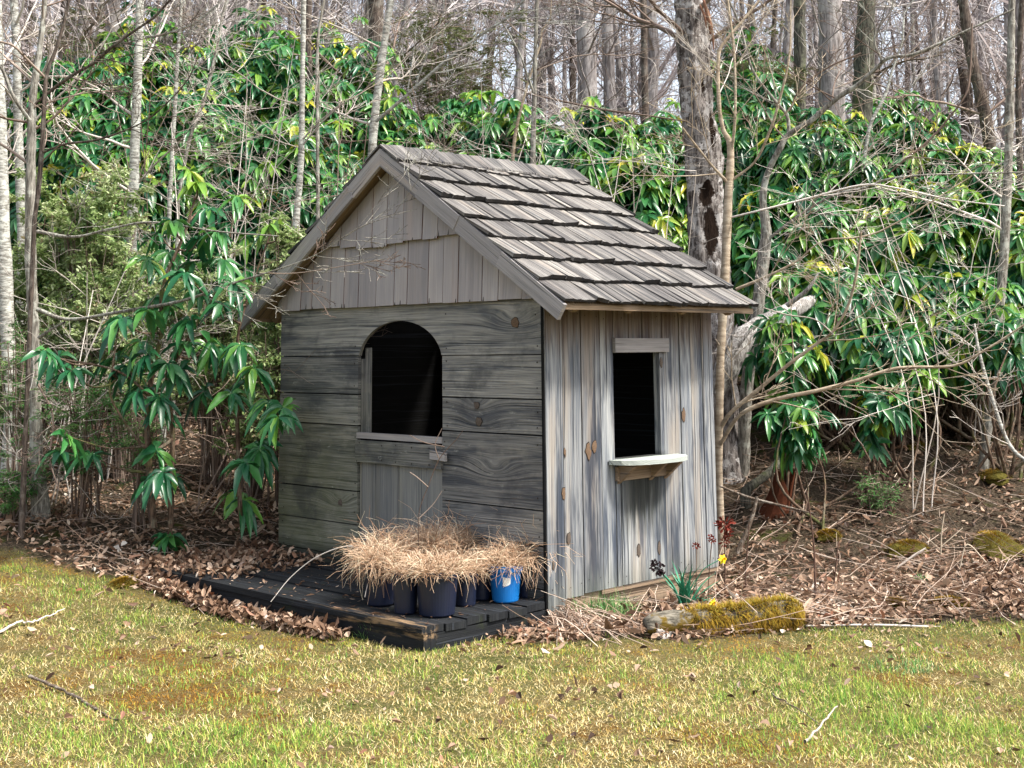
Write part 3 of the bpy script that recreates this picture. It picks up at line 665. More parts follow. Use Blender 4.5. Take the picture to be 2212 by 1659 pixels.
# ------------------------------------------------------------------ trees
BK_pale = bark('pale_birch_bark', (.16, .15, .13), (.46, .46, .42), (.62, .64, .57), .6, None, 1., True)
BK_grey = bark('grey_bark', (.10, .09, .075), (.32, .30, .26), (.55, .57, .50), .5)
BK_dark = bark('dark_brown_bark', (.035, .026, .022), (.14, .11, .09), (.34, .33, .29), .25)
BK_big = bark('furrowed_bark', (.055, .045, .04), (.30, .27, .245), (.58, .56, .53), .6, None, .6)
BK_moss = bark('mossy_dark_bark', (.03, .03, .025), (.12, .115, .09), (.25, .26, .18), .4, (.07, .085, .025), .8)
BK_tan = bark('tan_smooth_bark', (.26, .20, .14), (.47, .39, .29), (.5, .46, .36), .3, None, .5, True)
BK_far = bark('far_grey_bark', (.13, .115, .11), (.34, .31, .30), (.50, .48, .46), .5, None, .4)
BK_log = bark('bleached_log_bark', (.10, .09, .08), (.40, .38, .36), (.7, .7, .66), .5)
TW_pale = tintmat('pale_twigs', [(0, (.30, .26, .22)), (.6, (.50, .45, .40)), (1, (.62, .57, .52))], .7, .2)
TW_brown = tintmat('brown_twigs', [(0, (.09, .06, .045)), (.6, (.20, .145, .115)), (1, (.34, .27, .22))], .7, .2)
TW_far = tintmat('far_twigs', [(0, (.24, .20, .195)), (.6, (.42, .375, .365)), (1, (.60, .56, .55))], .8, .1)

def grow(P_, R_, p, d, L, r, lev, q, up_=.1, rmin=.002, kids=(6, 5, 4), wob=.12, ratio=.55, flat_=1.):
    n = 8 if lev > 1 else 5; W3 = (q.standard_normal((n, 3)) * wob).tolist(); st = L / (n - 1)
    dx, dy, dz = float(d[0]), float(d[1]), float(d[2]); m_ = math.sqrt(dx * dx + dy * dy + dz * dz) + 1e-9; dx /= m_; dy /= m_; dz /= m_
    x_, y_, z_ = float(p[0]), float(p[1]), float(p[2]); pts = [(x_, y_, z_)]
    for i in range(n - 1):
        a_, b_, e_ = W3[i]; dx += a_; dy += b_; dz += e_ * flat_ + up_ * .35; m_ = math.sqrt(dx * dx + dy * dy + dz * dz) + 1e-9; dx /= m_; dy /= m_; dz /= m_
        x_ += dx * st; y_ += dy * st; z_ += dz * st; pts.append((x_, y_, z_))
    pts = np.array(pts); P_.append(pts); R_.append(np.maximum(np.linspace(r, max(r * .3, rmin * .8), n), rmin * .8))
    if lev == 0: return
    for k in range(kids[len(kids) - lev] if lev <= len(kids) else kids[0]):
        t = q.uniform(.2, .98); i = int(t * (n - 1)); pp = pts[i] * (1 - (t * (n - 1) - i)) + pts[min(i + 1, n - 1)] * (t * (n - 1) - i)
        dd = unit(pts[min(i + 1, n - 1)] - pts[max(i - 1, 0)]); sd = unit(np.cross(dd, q.normal(size=3) * np.array([.35, .35, 1]))) * q.choice([-1, 1])
        an = q.uniform(.5, 1.05); grow(P_, R_, pp, dd * math.cos(an) + sd * math.sin(an) + np.array([0, 0, .12]), L * ratio * q.uniform(.6, 1.25) * (1.1 - .5 * t), max(rmin, r * .45), lev - 1, q, up_, rmin, kids, wob, ratio, flat_)
def vpoly(pts, k=6):                                 # (vx, vy, depth, width_v) -> points, radii
    S_ = spline(pts, k); P = np.array([V(a[0], a[1], a[2]) for a in S_]); r = np.array([max(.0012, a[3] / 2 / F * a[2]) for a in S_]); return P, r
def tree(name, label, pts, mat, tw, seed, limbs=(), nb=10, bl=1.4, top=3., group=None, cat='tree', rng_=(.25, 1), lev=2, rmin=.0022, sides=10, to_ground=True, kids=(7, 5, 4), up_=.1):
    """pts bottom -> top in picture units; the stem is carried on above the frame"""
    q = np.random.default_rng(seed); P, r = vpoly(pts)
    if to_ground and P[0][2] > gh(P[0][0], P[0][1]) - .04:
        g0 = P[0].copy(); g0[2] = gh(g0[0], g0[1]) - .08; mid_ = (P[0] * .4 + g0 * .6); P = np.vstack([g0, mid_, P]); r = np.concatenate([[r[0] * 1.35, r[0] * 1.12], r])
    if top:
        d = unit(P[-1] - P[-4]); ex = [P[-1] + d * t + q.normal(size=3) * .04 * t for t in np.linspace(.4, top, 5)]; P = np.vstack([P, ex]); r = np.concatenate([r, np.linspace(r[-1] * .9, r[-1] * .35, 5)])
    r = r * (1 + .05 * q.normal(size=len(r)))
    root = empty(name, P[0], label, cat, group)
    tube_obj('trunk', [P], [r], mat, sides, root, P[0])
    PB, RB = [], []
    for (lp, sub, sl_) in limbs:                     # limbs read off the picture
        Q, rq = vpoly(lp, 5); PB, RB = [Q], [rq]
        for j in range(sub):
            t = q.uniform(.15, 1); i = min(int(t * (len(Q) - 1)), len(Q) - 2); dd = unit(Q[i + 1] - Q[i]); sd = unit(np.cross(dd, q.normal(size=3) * np.array([.3, 1.2, .3]))) * q.choice([-1, 1]); an = q.uniform(.4, .9)
            grow(PB, RB, Q[i], dd * math.cos(an) + sd * math.sin(an) + np.array([0, 0, .1]), sl_ * q.uniform(.5, 1.2), max(rmin, rq[i] * .4), 2, q, .04, rmin, (4, 3), .07)
        tube_obj('limb', PB, RB, tw if rq[0] < .012 else mat, 4, root, P[0])
    PB, RB = [], []
    for j in range(int(nb * .65 + .5)):
        t = q.uniform(*rng_); i = min(int(t * (len(P) - 1)), len(P) - 2); a = q.uniform(0, 6.28)
        grow(PB, RB, P[i], np.array([math.cos(a), math.sin(a) * .8, q.uniform(.1, .9)]), bl * q.uniform(.5, 1.3), max(rmin * 1.3, min(.02, r[i] * .35)), lev, q, up_, rmin, kids)
    if PB: tube_obj('branches', PB, RB, tw, 4, root, P[0])
    return root

T1 = tree
T1('birch_tree', 'pale ringed trunk at the very left border of the photo', [(24, 900, 11.5, 30), (10, 553, 11.6, 30), (2, 300, 11.7, 26), (-8, 0, 11.8, 22)], BK_pale, TW_pale, 1, nb=9, bl=1.6)
T1('birch_tree', 'pale slim birch trunk second from the left border', [(50, 560, 13, 22), (40, 300, 13, 20), (36, 120, 13, 19), (30, 0, 13, 17)], BK_pale, TW_pale, 2, nb=9, bl=1.6)
T1('forked_tree', 'grey ringed tree with a forked top and low branches reaching across the left gable', [(88, 1095, 10.6, 40), (80, 1000, 10.6, 29), (76, 850, 10.6, 24), (72, 700, 10.6, 24), (66, 553, 10.6, 25), (66, 420, 10.6, 22), (68, 300, 10.6, 20), (72, 200, 10.6, 17), (88, 90, 10.6, 13), (97, 0, 10.6, 11)], BK_grey, TW_brown, 3, nb=11, bl=1.5, limbs=[
    ([(80, 668, 10.5, 10), (150, 690, 10.4, 8), (267, 672, 10.1, 8), (393, 650, 9.7, 8), (500, 613, 9.4, 6), (590, 585, 9.1, 4), (680, 552, 8.9, 3), (770, 495, 8.75, 2.4), (850, 465, 8.7, 1.6), (900, 452, 8.7, 1.2)], 16, .65),
    ([(80, 500, 10.5, 9), (160, 512, 10.3, 7), (240, 494, 10.1, 6), (330, 480, 9.9, 5), (470, 500, 9.6, 4), (600, 510, 9.3, 3)], 8, .6),
    ([(64, 260, 10.5, 9), (30, 210, 10.4, 8), (5, 150, 10.4, 7), (-20, 120, 10.4, 6)], 2, .8),
    ([(84, 730, 10.4, 10), (110, 712, 10.3, 8), (140, 696, 10.2, 7)], 0, .4),
    ([(560, 590, 9.2, 3), (640, 590, 9.0, 2.6), (740, 575, 8.8, 2), (830, 560, 8.7, 1.4)], 6, .35),
    ([(82, 830, 10.4, 5), (115, 900, 10.2, 4), (108, 990, 10.0, 4), (128, 1060, 9.8, 3)], 5, .5)])
T1('dark_sapling', 'dark brown crooked sapling with long rising limbs in front of the left birches', [(74, 480, 10.1, 10), (84, 400, 10.1, 11), (92, 300, 10.1, 11), (97, 200, 10.1, 10), (104, 150, 10.1, 9), (125, 95, 10.1, 8), (145, 20, 10.1, 7)], BK_dark, TW_brown, 4, nb=6, bl=.9, limbs=[
    ([(76, 225, 10.1, 8), (115, 192, 10.1, 9), (160, 160, 10, 9), (205, 135, 9.9, 8), (235, 107, 9.8, 8), (290, 67, 9.7, 7), (333, 37, 9.6, 6), (372, -5, 9.5, 5)], 12, .8),
    ([(90, 330, 10.1, 7), (143, 311, 10, 6), (200, 304, 9.9, 6), (267, 283, 9.8, 5), (330, 250, 9.7, 4), (400, 180, 9.6, 3), (425, 130, 9.5, 2)], 8, .8),
    ([(100, 170, 10.1, 6), (60, 130, 10, 6), (30, 100, 9.9, 5), (0, 90, 9.9, 5)], 4, .8)])
T1('birch_tree', 'tall straight whitish birch standing left of the shed above the rhododendron', [(284, 520, 12.6, 25), (288, 420, 12.6, 24), (292, 300, 12.6, 22), (298, 150, 12.6, 20), (302, 0, 12.6, 17)], BK_pale, TW_pale, 5, nb=9, bl=1.6, limbs=[([(315, 80, 12.4, 8), (350, 75, 12.2, 6), (420, 50, 12, 6), (470, 10, 11.9, 5)], 8, .9), ([(300, 395, 12.5, 5), (335, 355, 12.3, 5), (395, 300, 12.1, 4)], 4, .8)])
T1('bare_sapling', 'very thin pale sapling between the two birches left of the roof', [(366, 440, 13, 9), (372, 330, 13, 9), (378, 230, 13, 9), (384, 120, 13, 8), (392, 0, 13, 7)], BK_pale, TW_pale, 6, nb=9, bl=1.1)
T1('bare_sapling', 'curved thin sapling leaning right among the left rhododendrons', [(385, 430, 13.4, 8), (410, 300, 13.4, 8), (440, 220, 13.4, 7), (455, 160, 13.4, 6)], BK_grey, TW_pale, 7, nb=8, bl=1., top=1.5)
T1('birch_tree', 'slender birch rising behind the left roof slope', [(640, 470, 12.2, 15), (650, 350, 12.2, 14), (653, 200, 12.2, 12), (656, 0, 12.2, 11)], BK_pale, TW_pale, 8, nb=9, bl=1.4, limbs=[([(655, 312, 12.1, 5), (690, 270, 12, 4), (730, 232, 11.9, 4)], 4, .7)])
T1('bare_sapling', 'thin sapling just right of the slender birch behind the left roof slope', [(687, 450, 12.4, 8), (686, 300, 12.4, 8), (686, 100, 12.4, 7), (700, 0, 12.4, 6)], BK_grey, TW_pale, 9, nb=8, bl=1.1)
T1('birch_tree', 'leaning whitish trunk right above the roof peak', [(800, 400, 12.6, 20), (808, 270, 12.6, 19), (825, 130, 12.6, 17), (846, -10, 12.6, 15)], BK_pale, TW_pale, 10, nb=9, bl=1.5, limbs=[([(812, 262, 12.5, 9), (880, 205, 12.3, 9), (965, 130, 12.1, 9), (1047, 70, 11.9, 8), (1100, 35, 11.8, 7), (1140, -10, 11.7, 6)], 14, .9)])
T1('broad_tree', 'thick dark trunk behind the leaning birch over the roof peak', [(805, 330, 17, 40), (812, 160, 17, 38), (812, 0, 17, 34)], BK_dark, TW_brown, 11, nb=6, bl=2.2, rmin=.004)
T1('bare_sapling', 'slim mottled tree rising behind the middle of the roof ridge', [(1150, 400, 12.2, 12), (1152, 300, 12.2, 12), (1155, 180, 12.2, 10), (1160, 0, 12.2, 8)], BK_grey, TW_brown, 12, nb=10, bl=1.4, limbs=[([(1152, 205, 12.1, 4), (1230, 222, 11.9, 5), (1310, 238, 11.7, 5), (1400, 250, 11.5, 4), (1480, 262, 11.3, 3)], 8, .7), ([(1152, 200, 12.1, 6), (1135, 150, 12, 5), (1120, 110, 12, 4), (1080, 40, 12, 4)], 4, .7)])
T1('bare_sapling', 'thin stem with tan bark behind the ridge, left of the mottled tree', [(1105, 370, 12.6, 8), (1115, 280, 12.6, 7), (1140, 180, 12.6, 5)], BK_tan, TW_brown, 13, nb=6, bl=.9, top=1.)
T1('broad_tree', 'broad faint grey trunk beyond the right half of the roof', [(1270, 300, 22, 44), (1268, 150, 22, 42), (1262, 0, 22, 40)], BK_far, TW_far, 14, nb=6, bl=2.5, rmin=.005)
T1('broad_tree', 'narrow grey trunk left of the big hollow tree, far back', [(1318, 240, 24, 28), (1314, 120, 24, 27), (1310, 0, 24, 26)], BK_far, TW_far, 15, nb=6, bl=2.5, rmin=.005)
T1('dark_tree', 'narrow black trunk left of the big hollow tree', [(1392, 140, 19, 15), (1391, 60, 19, 15), (1390, 0, 19, 14)], BK_dark, TW_brown, 16, nb=5, bl=1.8, rmin=.004)

# the big hollow tree behind the shed, with dark cavities and lichen
def big_tree():
    q = np.random.default_rng(21); pts = [(1545, 900, 12.2, 105), (1535, 700, 12.2, 92), (1530, 560, 12.2, 84), (1522, 450, 12.2, 76), (1518, 330, 12.2, 80), (1505, 230, 12.2, 72), (1497, 120, 12.2, 68), (1492, 0, 12.2, 66), (1488, -120, 12.2, 62)]
    P, r = vpoly(pts, 9); g0 = P[0].copy(); g0[2] = gh(g0[0], g0[1]) - .1; P = np.vstack([g0, P, P[-1] + np.array([-.1, 0, 1.2]), P[-1] + np.array([-.1, 0, 2.6])]); r = np.concatenate([[r[0] * 1.4], r, [r[-1] * .9, r[-1] * .6]])
    sides = 28; v, f, rn = tubes([P], [r], sides); c = np.repeat(P, sides, 0); d = v - c; a = np.arctan2(d[:, 1], d[:, 0]); h = v[:, 2]
    bulge = 1 + .07 * np.sin(a * 5 + h * .8) + .05 * np.sin(a * 9 - h * 1.7) + .05 * q.normal(size=len(v)); v = c + d * bulge[:, None]
    holes = []
    for (hx, hy, w1, h1) in ((1548, 275, 15, 95), (1530, 415, 34, 60), (1540, 500, 36, 110), (1525, 180, 10, 50)):
        hp = V(hx, hy, 12.0); holes.append((hp, w1 / F * 12 / 2, h1 / F * 12 / 2))
    hm = np.zeros(len(v))
    for hp, w1, h1 in holes:
        k = ((v[:, 0] - hp[0]) / w1) ** 2 + ((v[:, 2] - hp[2]) / h1) ** 2; hm = np.maximum(hm, np.where(v[:, 1] < c[:, 1], np.exp(-k * .8), 0))
    v = v - (v - c) * (hm * .45)[:, None]
    b = NB('hollow_tree_bark'); o = b.obj(); n = b.noise(b.vmul(o, (34., 34., 5.)), 1., 6., .7); col = b.mix(b.step(n, .38, .62), (.05, .04, .036), (.30, .27, .25))
    l = b.step(b.noise(o, 7., 7., .75), .5, .58); ob = b.n('ShaderNodeSeparateXYZ', {0: o}); zone = b.step(b.noise(b.vmul(o, (1., 1., .8)), 1.6, 2.), .42, .58)
    col = b.mix(b.math('MULTIPLY', l, b.math('MULTIPLY_ADD', zone, .6, .2)), col, (.62, .60, .58))
    col = b.mix(b.step(b.math('ADD', b.attr('rot'), b.math('MULTIPLY', b.math('SUBTRACT', b.noise(o, 11., 5., .7), .5), 1.1)), .38, .5), col, b.mix(n, (.008, .006, .005), (.028, .016, .010))); b.bump(n, 1., .03); m = b.done(col, .95, .1)
    root = empty('hollow_tree', P[0], 'big old tree with white lichen and dark hollows behind the right end of the roof', 'tree')
    link('trunk', mesh('trunk', v, [f], m, {'rot': hm}, smoothf=True, origin=P[0]), root)
    PB, RB = [], []
    for j in range(10):
        i = q.integers(len(P) - 20, len(P) - 1); a = q.uniform(0, 6.28); grow(PB, RB, P[i], (math.cos(a), math.sin(a), .5), 1.8, .03, 2, q, .1, .003)
    tube_obj('branches', PB, RB, TW_brown, 4, root, P[0])
    PB, RB = [], []                                  # strips of hanging bark
    for (x0, y0, x1, y1, w) in ((1520, 0, 1535, 75, 12), (1528, 20, 1542, 110, 8), (1512, 10, 1526, 60, 7)):
        A = vpoly([(x0, y0, 11.85, w * .5), ((x0 + x1) / 2 + 3, (y0 + y1) / 2, 11.8, w), (x1, y1, 11.8, 2)], 4); PB.append(A[0]); RB.append(A[1])
    tube_obj('loose_bark', PB, RB, plain('loose_red_bark', (.22, .11, .07), .9, .1, .4, 30.), 4, root, P[0])
big_tree()
# tan multi-stemmed tree at the shed's right rear corner
T1('tan_tree', 'smooth tan tree growing tight against the right rear corner of the shed, long bare limbs', [(1553, 1010, 10.35, 16), (1554, 900, 10.3, 17), (1557, 760, 10.3, 18), (1566, 600, 10.3, 19), (1572, 450, 10.3, 19), (1578, 320, 10.3, 14), (1562, 280, 10.3, 10), (1553, 220, 10.3, 9), (1552, 120, 10.3, 8), (1570, 85, 10.3, 7), (1600, 50, 10.3, 6), (1640, 0, 10.3, 5)], BK_tan, TW_pale, 22, nb=6, bl=1., top=1.5, rng_=(.5, 1), limbs=[
    ([(1556, 925, 10.3, 10), (1580, 890, 10.2, 11), (1640, 840, 10.1, 10), (1700, 790, 10, 9), (1765, 742, 9.9, 8), (1800, 715, 9.8, 7), (1832, 660, 9.7, 6), (1850, 590, 9.6, 6), (1860, 500, 9.5, 5)], 9, .7),
    ([(1556, 960, 10.3, 9), (1600, 895, 10.1, 10), (1680, 862, 10, 10), (1760, 845, 9.9, 9), (1850, 822, 9.8, 8), (1940, 795, 9.7, 7), (2060, 790, 9.6, 6), (2130, 755, 9.5, 5), (2215, 700, 9.4, 4)], 10, .7),
    ([(1572, 395, 10.3, 11), (1540, 360, 10.2, 6), (1500, 310, 10.1, 6), (1474, 275, 10, 5)], 4, .7),
    ([(1580, 390, 10.3, 8), (1630, 350, 10.2, 6), (1660, 290, 10.1, 6), (1680, 230, 10, 6), (1705, 120, 9.9, 5), (1708, 0, 9.9, 4)], 8, .7),
    ([(1580, 330, 10.3, 8), (1588, 250, 10.2, 7), (1586, 120, 10.2, 6), (1572, 0, 10.2, 6)], 6, .7),
    ([(1578, 470, 10.3, 5), (1640, 455, 10.1, 5), (1740, 430, 10, 5), (1860, 400, 9.8, 5), (1930, 405, 9.7, 4), (2050, 430, 9.6, 3), (2170, 445, 9.5, 3)], 12, .6),
    ([(1800, 722, 9.8, 5), (1760, 690, 9.8, 3), (1700, 680, 9.8, 3), (1650, 665, 9.8, 2)], 3, .4),
    ([(1590, 625, 10.2, 8), (1650, 600, 10.1, 7), (1720, 565, 10.0, 5), (1780, 520, 9.9, 4), (1900, 500, 9.8, 4), (2100, 380, 9.6, 3)], 8, .6)])
T1('dark_tree', 'dark tree with long rising black limbs right of the tan tree', [(1605, 1040, 12, 30), (1612, 850, 11.9, 26), (1635, 680, 11.8, 27), (1650, 550, 11.8, 27), (1655, 500, 11.8, 23), (1648, 430, 11.8, 16), (1658, 375, 11.8, 14), (1685, 320, 11.7, 13), (1704, 290, 11.7, 13), (1750, 262, 11.6, 12), (1807, 213, 11.5, 11), (1850, 185, 11.4, 10), (1890, 150, 11.3, 9), (1920, 125, 11.2, 8), (1980, 115, 11.1, 7), (2090, 65, 11, 5), (2190, 20, 10.9, 4)], BK_grey, TW_brown, 23, nb=8, bl=1.1, top=0, rng_=(.45, 1), limbs=[
    ([(1704, 290, 11.7, 10), (1700, 250, 11.7, 9), (1672, 215, 11.7, 8), (1625, 150, 11.7, 7), (1600, 60, 11.7, 6), (1575, 0, 11.7, 5)], 6, .9),
    ([(1706, 240, 11.7, 5), (1730, 190, 11.6, 5), (1790, 145, 11.5, 5), (1860, 115, 11.4, 4)], 5, .8),
    ([(1905, 130, 11.2, 7), (1890, 95, 11.2, 6), (1888, 50, 11.2, 5), (1850, 0, 11.2, 4)], 6, .9),
    ([(1655, 520, 11.8, 10), (1720, 470, 11.6, 8), (1800, 422, 11.4, 8), (1870, 405, 11.2, 7), (1915, 388, 11.1, 6), (2000, 378, 11, 5), (2215, 372, 10.8, 4)], 12, .8),
    ([(1915, 380, 11.1, 5), (1960, 340, 11, 6), (2010, 300, 11, 6), (2080, 215, 10.9, 5), (2095, 160, 10.9, 5), (2100, 50, 10.9, 4)], 8, .9)])
T1('mossy_tree', 'wide dark mossy trunk in the upper right, nearest the broad pale one', [(1862, 260, 17, 46), (1866, 140, 17, 45), (1872, 0, 17, 42)], BK_moss, TW_brown, 24, nb=6, bl=2., rmin=.004)
T1('broad_tree', 'broadest pale grey trunk in the upper right', [(1798, 330, 20, 60), (1796, 150, 20, 58), (1792, 0, 20, 55)], BK_far, TW_far, 25, nb=6, bl=2.4, rmin=.004)
T1('broad_tree', 'grey-green trunk left of the broadest pale one in the upper right', [(1728, 260, 19, 28), (1728, 120, 19, 27), (1727, 0, 19, 26)], BK_moss, TW_far, 26, nb=6, bl=2.2, rmin=.004)
T1('leaning_tree', 'dark trunk leaning left near the upper right corner', [(2145, 360, 16, 30), (2128, 250, 16, 28), (2098, 120, 16, 25), (2080, 0, 16, 22)], BK_dark, TW_brown, 27, nb=7, bl=1.8, rmin=.0035)
T1('birch_tree', 'slim grey ringed tree near the right border, foot by the mossy bank', [(2118, 1062, 12, 24), (2130, 950, 12, 21), (2145, 800, 12, 20), (2165, 600, 12, 21), (2176, 400, 12, 20), (2182, 200, 12, 18), (2186, 0, 12, 16)], BK_grey, TW_pale, 28, nb=12, bl=1.4)
T1('bare_sapling', 'thin dark trunk at the right border of the photo', [(2205, 420, 14, 14), (2200, 200, 14, 13), (2208, 0, 14, 12)], BK_dark, TW_brown, 29, nb=8, bl=1.3)
T1('bare_sapling', 'pale crooked sapling leaning right behind the rhododendrons on the right', [(1860, 400, 13.5, 8), (1868, 340, 13.5, 8), (1880, 270, 13.5, 8), (1910, 210, 13.5, 7), (1925, 160, 13.5, 5)], BK_pale, TW_pale, 30, nb=7, bl=1.1, top=1.)
T1('bare_sapling', 'dead whitish sapling slanting over the leaf litter at the far right', [(2235, 1010, 10.6, 8), (2180, 960, 10.7, 8), (2140, 850, 10.8, 8), (2115, 760, 10.9, 7), (2105, 700, 11, 5)], BK_pale, TW_pale, 31, nb=9, bl=.6, top=0)

# leafless shrubs whose pale twigs cross in front of the green
shr = [(150, 640, 10.9, 'pale twiggy shrub at the left below the dark sapling', 1), (230, 760, 11.6, 'tangled grey shrub between the left tree and the near rhododendron', 1), (470, 330, 12., 'pale twiggy shrub in front of the rhododendrons left of the roof', 1),
       (560, 150, 12.5, 'fine high twig spray in the upper left of the wood', 1), (740, 330, 11.5, 'brownish twiggy shrub beside the roof peak', 0), (960, 280, 12.5, 'tangled brown shrub behind the front of the ridge', 0), (1080, 250, 13.5, 'loose grey shrub behind the middle of the ridge', 1), (1330, 330, 12, 'twiggy shrub behind the rear of the ridge', 1), (1420, 430, 11.5, 'arching pale shrub between the roof and the big hollow tree', 1),
       (1960, 560, 11, 'wide pale twiggy shrub in the right rhododendrons', 1), (2080, 330, 12.5, 'fine grey shrub in the upper right before the white gaps', 1), (430, 930, 10.9, 'brown tangled brush under the near rhododendron', 0), (60, 940, 10.6, 'low tangle of twigs at the foot of the forked tree', 1), (1900, 200, 14, 'brown shrub top before the mossy trunk', 0), (330, 90, 13, 'brown twig spray high in the upper left', 0)]
for i, (vx, vy, Y, lab, pale) in enumerate(shr):
    q = np.random.default_rng(100 + i); c = V(vx, vy, Y); g0 = np.array([c[0], c[1], gh(c[0], c[1]) - .03]); H = max(.5, c[2] - g0[2]); PB, RB = [], []
    for j in range(4):
        a = q.uniform(0, 6.28); e = c + np.array([math.cos(a) * .5, math.sin(a) * .4, q.uniform(-.3, .5)]); pts = spline([g0 + q.normal(size=3) * .05 * np.array([1, 1, 0]), g0 * .5 + c * .5 + q.normal(size=3) * .12, e], 5)
        PB.append(pts); RB.append(np.linspace(.008, .004, len(pts)))
        for k in range(4):
            a2 = q.uniform(0, 6.28); ii_ = q.integers(len(pts) // 2, len(pts)); grow(PB, RB, pts[ii_], (math.cos(a2), math.sin(a2) * .6, q.uniform(-.15, .6)), q.uniform(.6, 1.5), .004, 2, q, .0, .0017, (4, 4), .16)
    root = empty('bare_shrub', g0, lab, 'shrub'); n0 = 7
    tube_obj('branches', PB, RB, TW_pale if pale else TW_brown, 3, root, g0)

# far woodland: trunks one can tell apart, copied from seven kinds
protos = []
for k in range(7):
    q = np.random.default_rng(300 + k); H = q.uniform(12, 17); rb = (.06, .08, .10, .12, .045, .07, .14)[k]
    t = np.linspace(0, 1, 14); P = np.stack([np.cumsum(q.normal(size=14)) * .06, np.cumsum(q.normal(size=14)) * .06, t * H], 1); r = rb * (1 - .75 * t)
    PB, RB = [], []
    for j in range(26):
        i = q.integers(1, 13); a = q.uniform(0, 6.28); grow(PB, RB, P[i], (math.cos(a), math.sin(a), q.uniform(.1, 1.)), q.uniform(1.2, 3.2), max(.014, r[i] * .3), 2, q, .1, .0075, (6, 5), .14)
    v, f, rr = tubes([P], [r], 8); mt = mesh('trunk', v, [f], (BK_far, BK_grey, BK_far, BK_dark, BK_grey, BK_dark, BK_far)[k], {'rnd': rr}, smoothf=True)
    v, f, rr = tubes(PB, RB, 3); mb = mesh('branches', v, [f], TW_far, {'rnd': rr}); protos.append((mt, mb))
q = np.random.default_rng(44); nt_ = 0
while nt_ < 200:
    Y = 19 + 34 * q.uniform() ** .85; x = q.uniform(-.46, .47) * Y
    if Y < 25 and q.uniform() < .6: continue
    if x / Y < .18 and x/Y > -.02 and q.uniform() < .1: continue
    k = int(q.integers(0, 7)); z = float(gh(x, Y)) - .3
    lab = ('thin grey trunk', 'medium grey-brown ringed trunk', 'stout pale grey trunk', 'thick dark brown trunk', 'very slender brownish trunk', 'lean blackish trunk', 'fairly stout light grey trunk')[k] + (' far back at the left of the wood', ' far back above the shed roof', ' far back in the right half of the wood')[0 if x / Y < -.12 else 1 if x / Y < .13 else 2]
    root = empty('woodland_tree', (x, Y, z), lab, 'tree', 'far woodland: ' + lab, rz=q.uniform(0, 6.28))
    s_c = q.uniform(.8, 1.15); root.scale = (s_c, s_c, s_c); root.rotation_euler = (q.normal() * .03, q.normal() * .03, q.uniform(0, 6.28))
    link('trunk', protos[k][0], root); link('branches', protos[k][1], root); nt_ += 1
# ------------------------------------------------------------------ rhododendrons
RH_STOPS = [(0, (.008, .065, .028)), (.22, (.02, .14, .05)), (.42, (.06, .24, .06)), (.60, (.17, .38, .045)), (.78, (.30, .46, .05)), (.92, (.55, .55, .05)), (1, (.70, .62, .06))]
def leafmat(name, stops, rough=.3, trans=.28):
    b = NB(name); r = b.attr('rnd'); c = b.ramp(r, stops); c = b.mix(b.math('MULTIPLY', b.noise(b.obj(), 30., 3.), .5), c, (.012, .05, .025)); b.done(c, rough, .5)
    tr = b.n('ShaderNodeBsdfTranslucent', {0: c}); mx = b.n('ShaderNodeMixShader', {0: trans, 1: b.b.outputs[0], 2: tr.outputs[0]}); b.t.links.new(mx.outputs[0], b.t.nodes['Material Output'].inputs[0]); return b.m
M_rho = leafmat('rhododendron_leaf', RH_STOPS)
M_stem = bark('rhododendron_stem', (.05, .032, .024), (.17, .115, .08), (.3, .3, .22), .3, (.07, .09, .02))
def whorls(P, A, tint, q, Lm=.13, nl=9, droopm=.45):
    """P tips, A axes, tint per whorl -> arrays of hanging leaves in rosettes"""
    n = len(P); A = unit(A); ref = np.tile([.3, .2, .9], (n, 1)); U = unit(np.cross(A, ref)); Vv = np.cross(A, U)
    Ps, Ds, Ns, L, Wd, dr, fo, rn = [], [], [], [], [], [], [], []
    for k in range(nl):
        a = 2.4 * k + q.uniform(-.3, .3, n); sp = q.uniform(.25, .75, n) if k > 2 else q.uniform(.7, 1.1, n)
        d = (U * np.cos(a)[:, None] + Vv * np.sin(a)[:, None]) * np.cos(sp)[:, None] + A * np.sin(sp)[:, None] * .55 - np.array([0, 0, .25])
        Ps.append(P - A * (.012 * (k % 3))[None] if False else P - A * (.01 * (k % 3))); Ds.append(d); Ns.append(A + q.normal(size=(n, 3)) * .15)
        l = Lm * q.uniform(.7, 1.2, n); L.append(l); Wd.append(l * q.uniform(.30, .42, n)); dr.append(q.uniform(.5, 1.5, n) * droopm); fo.append(q.uniform(.3, 1.2, n)); rn.append(np.clip(tint + q.normal(size=n) * .11, 0, 1))
    c = np.concatenate; return leaves(c(Ps), c(Ds), c(Ns), c(L), c(Wd), c(dr), c(fo), c(rn))
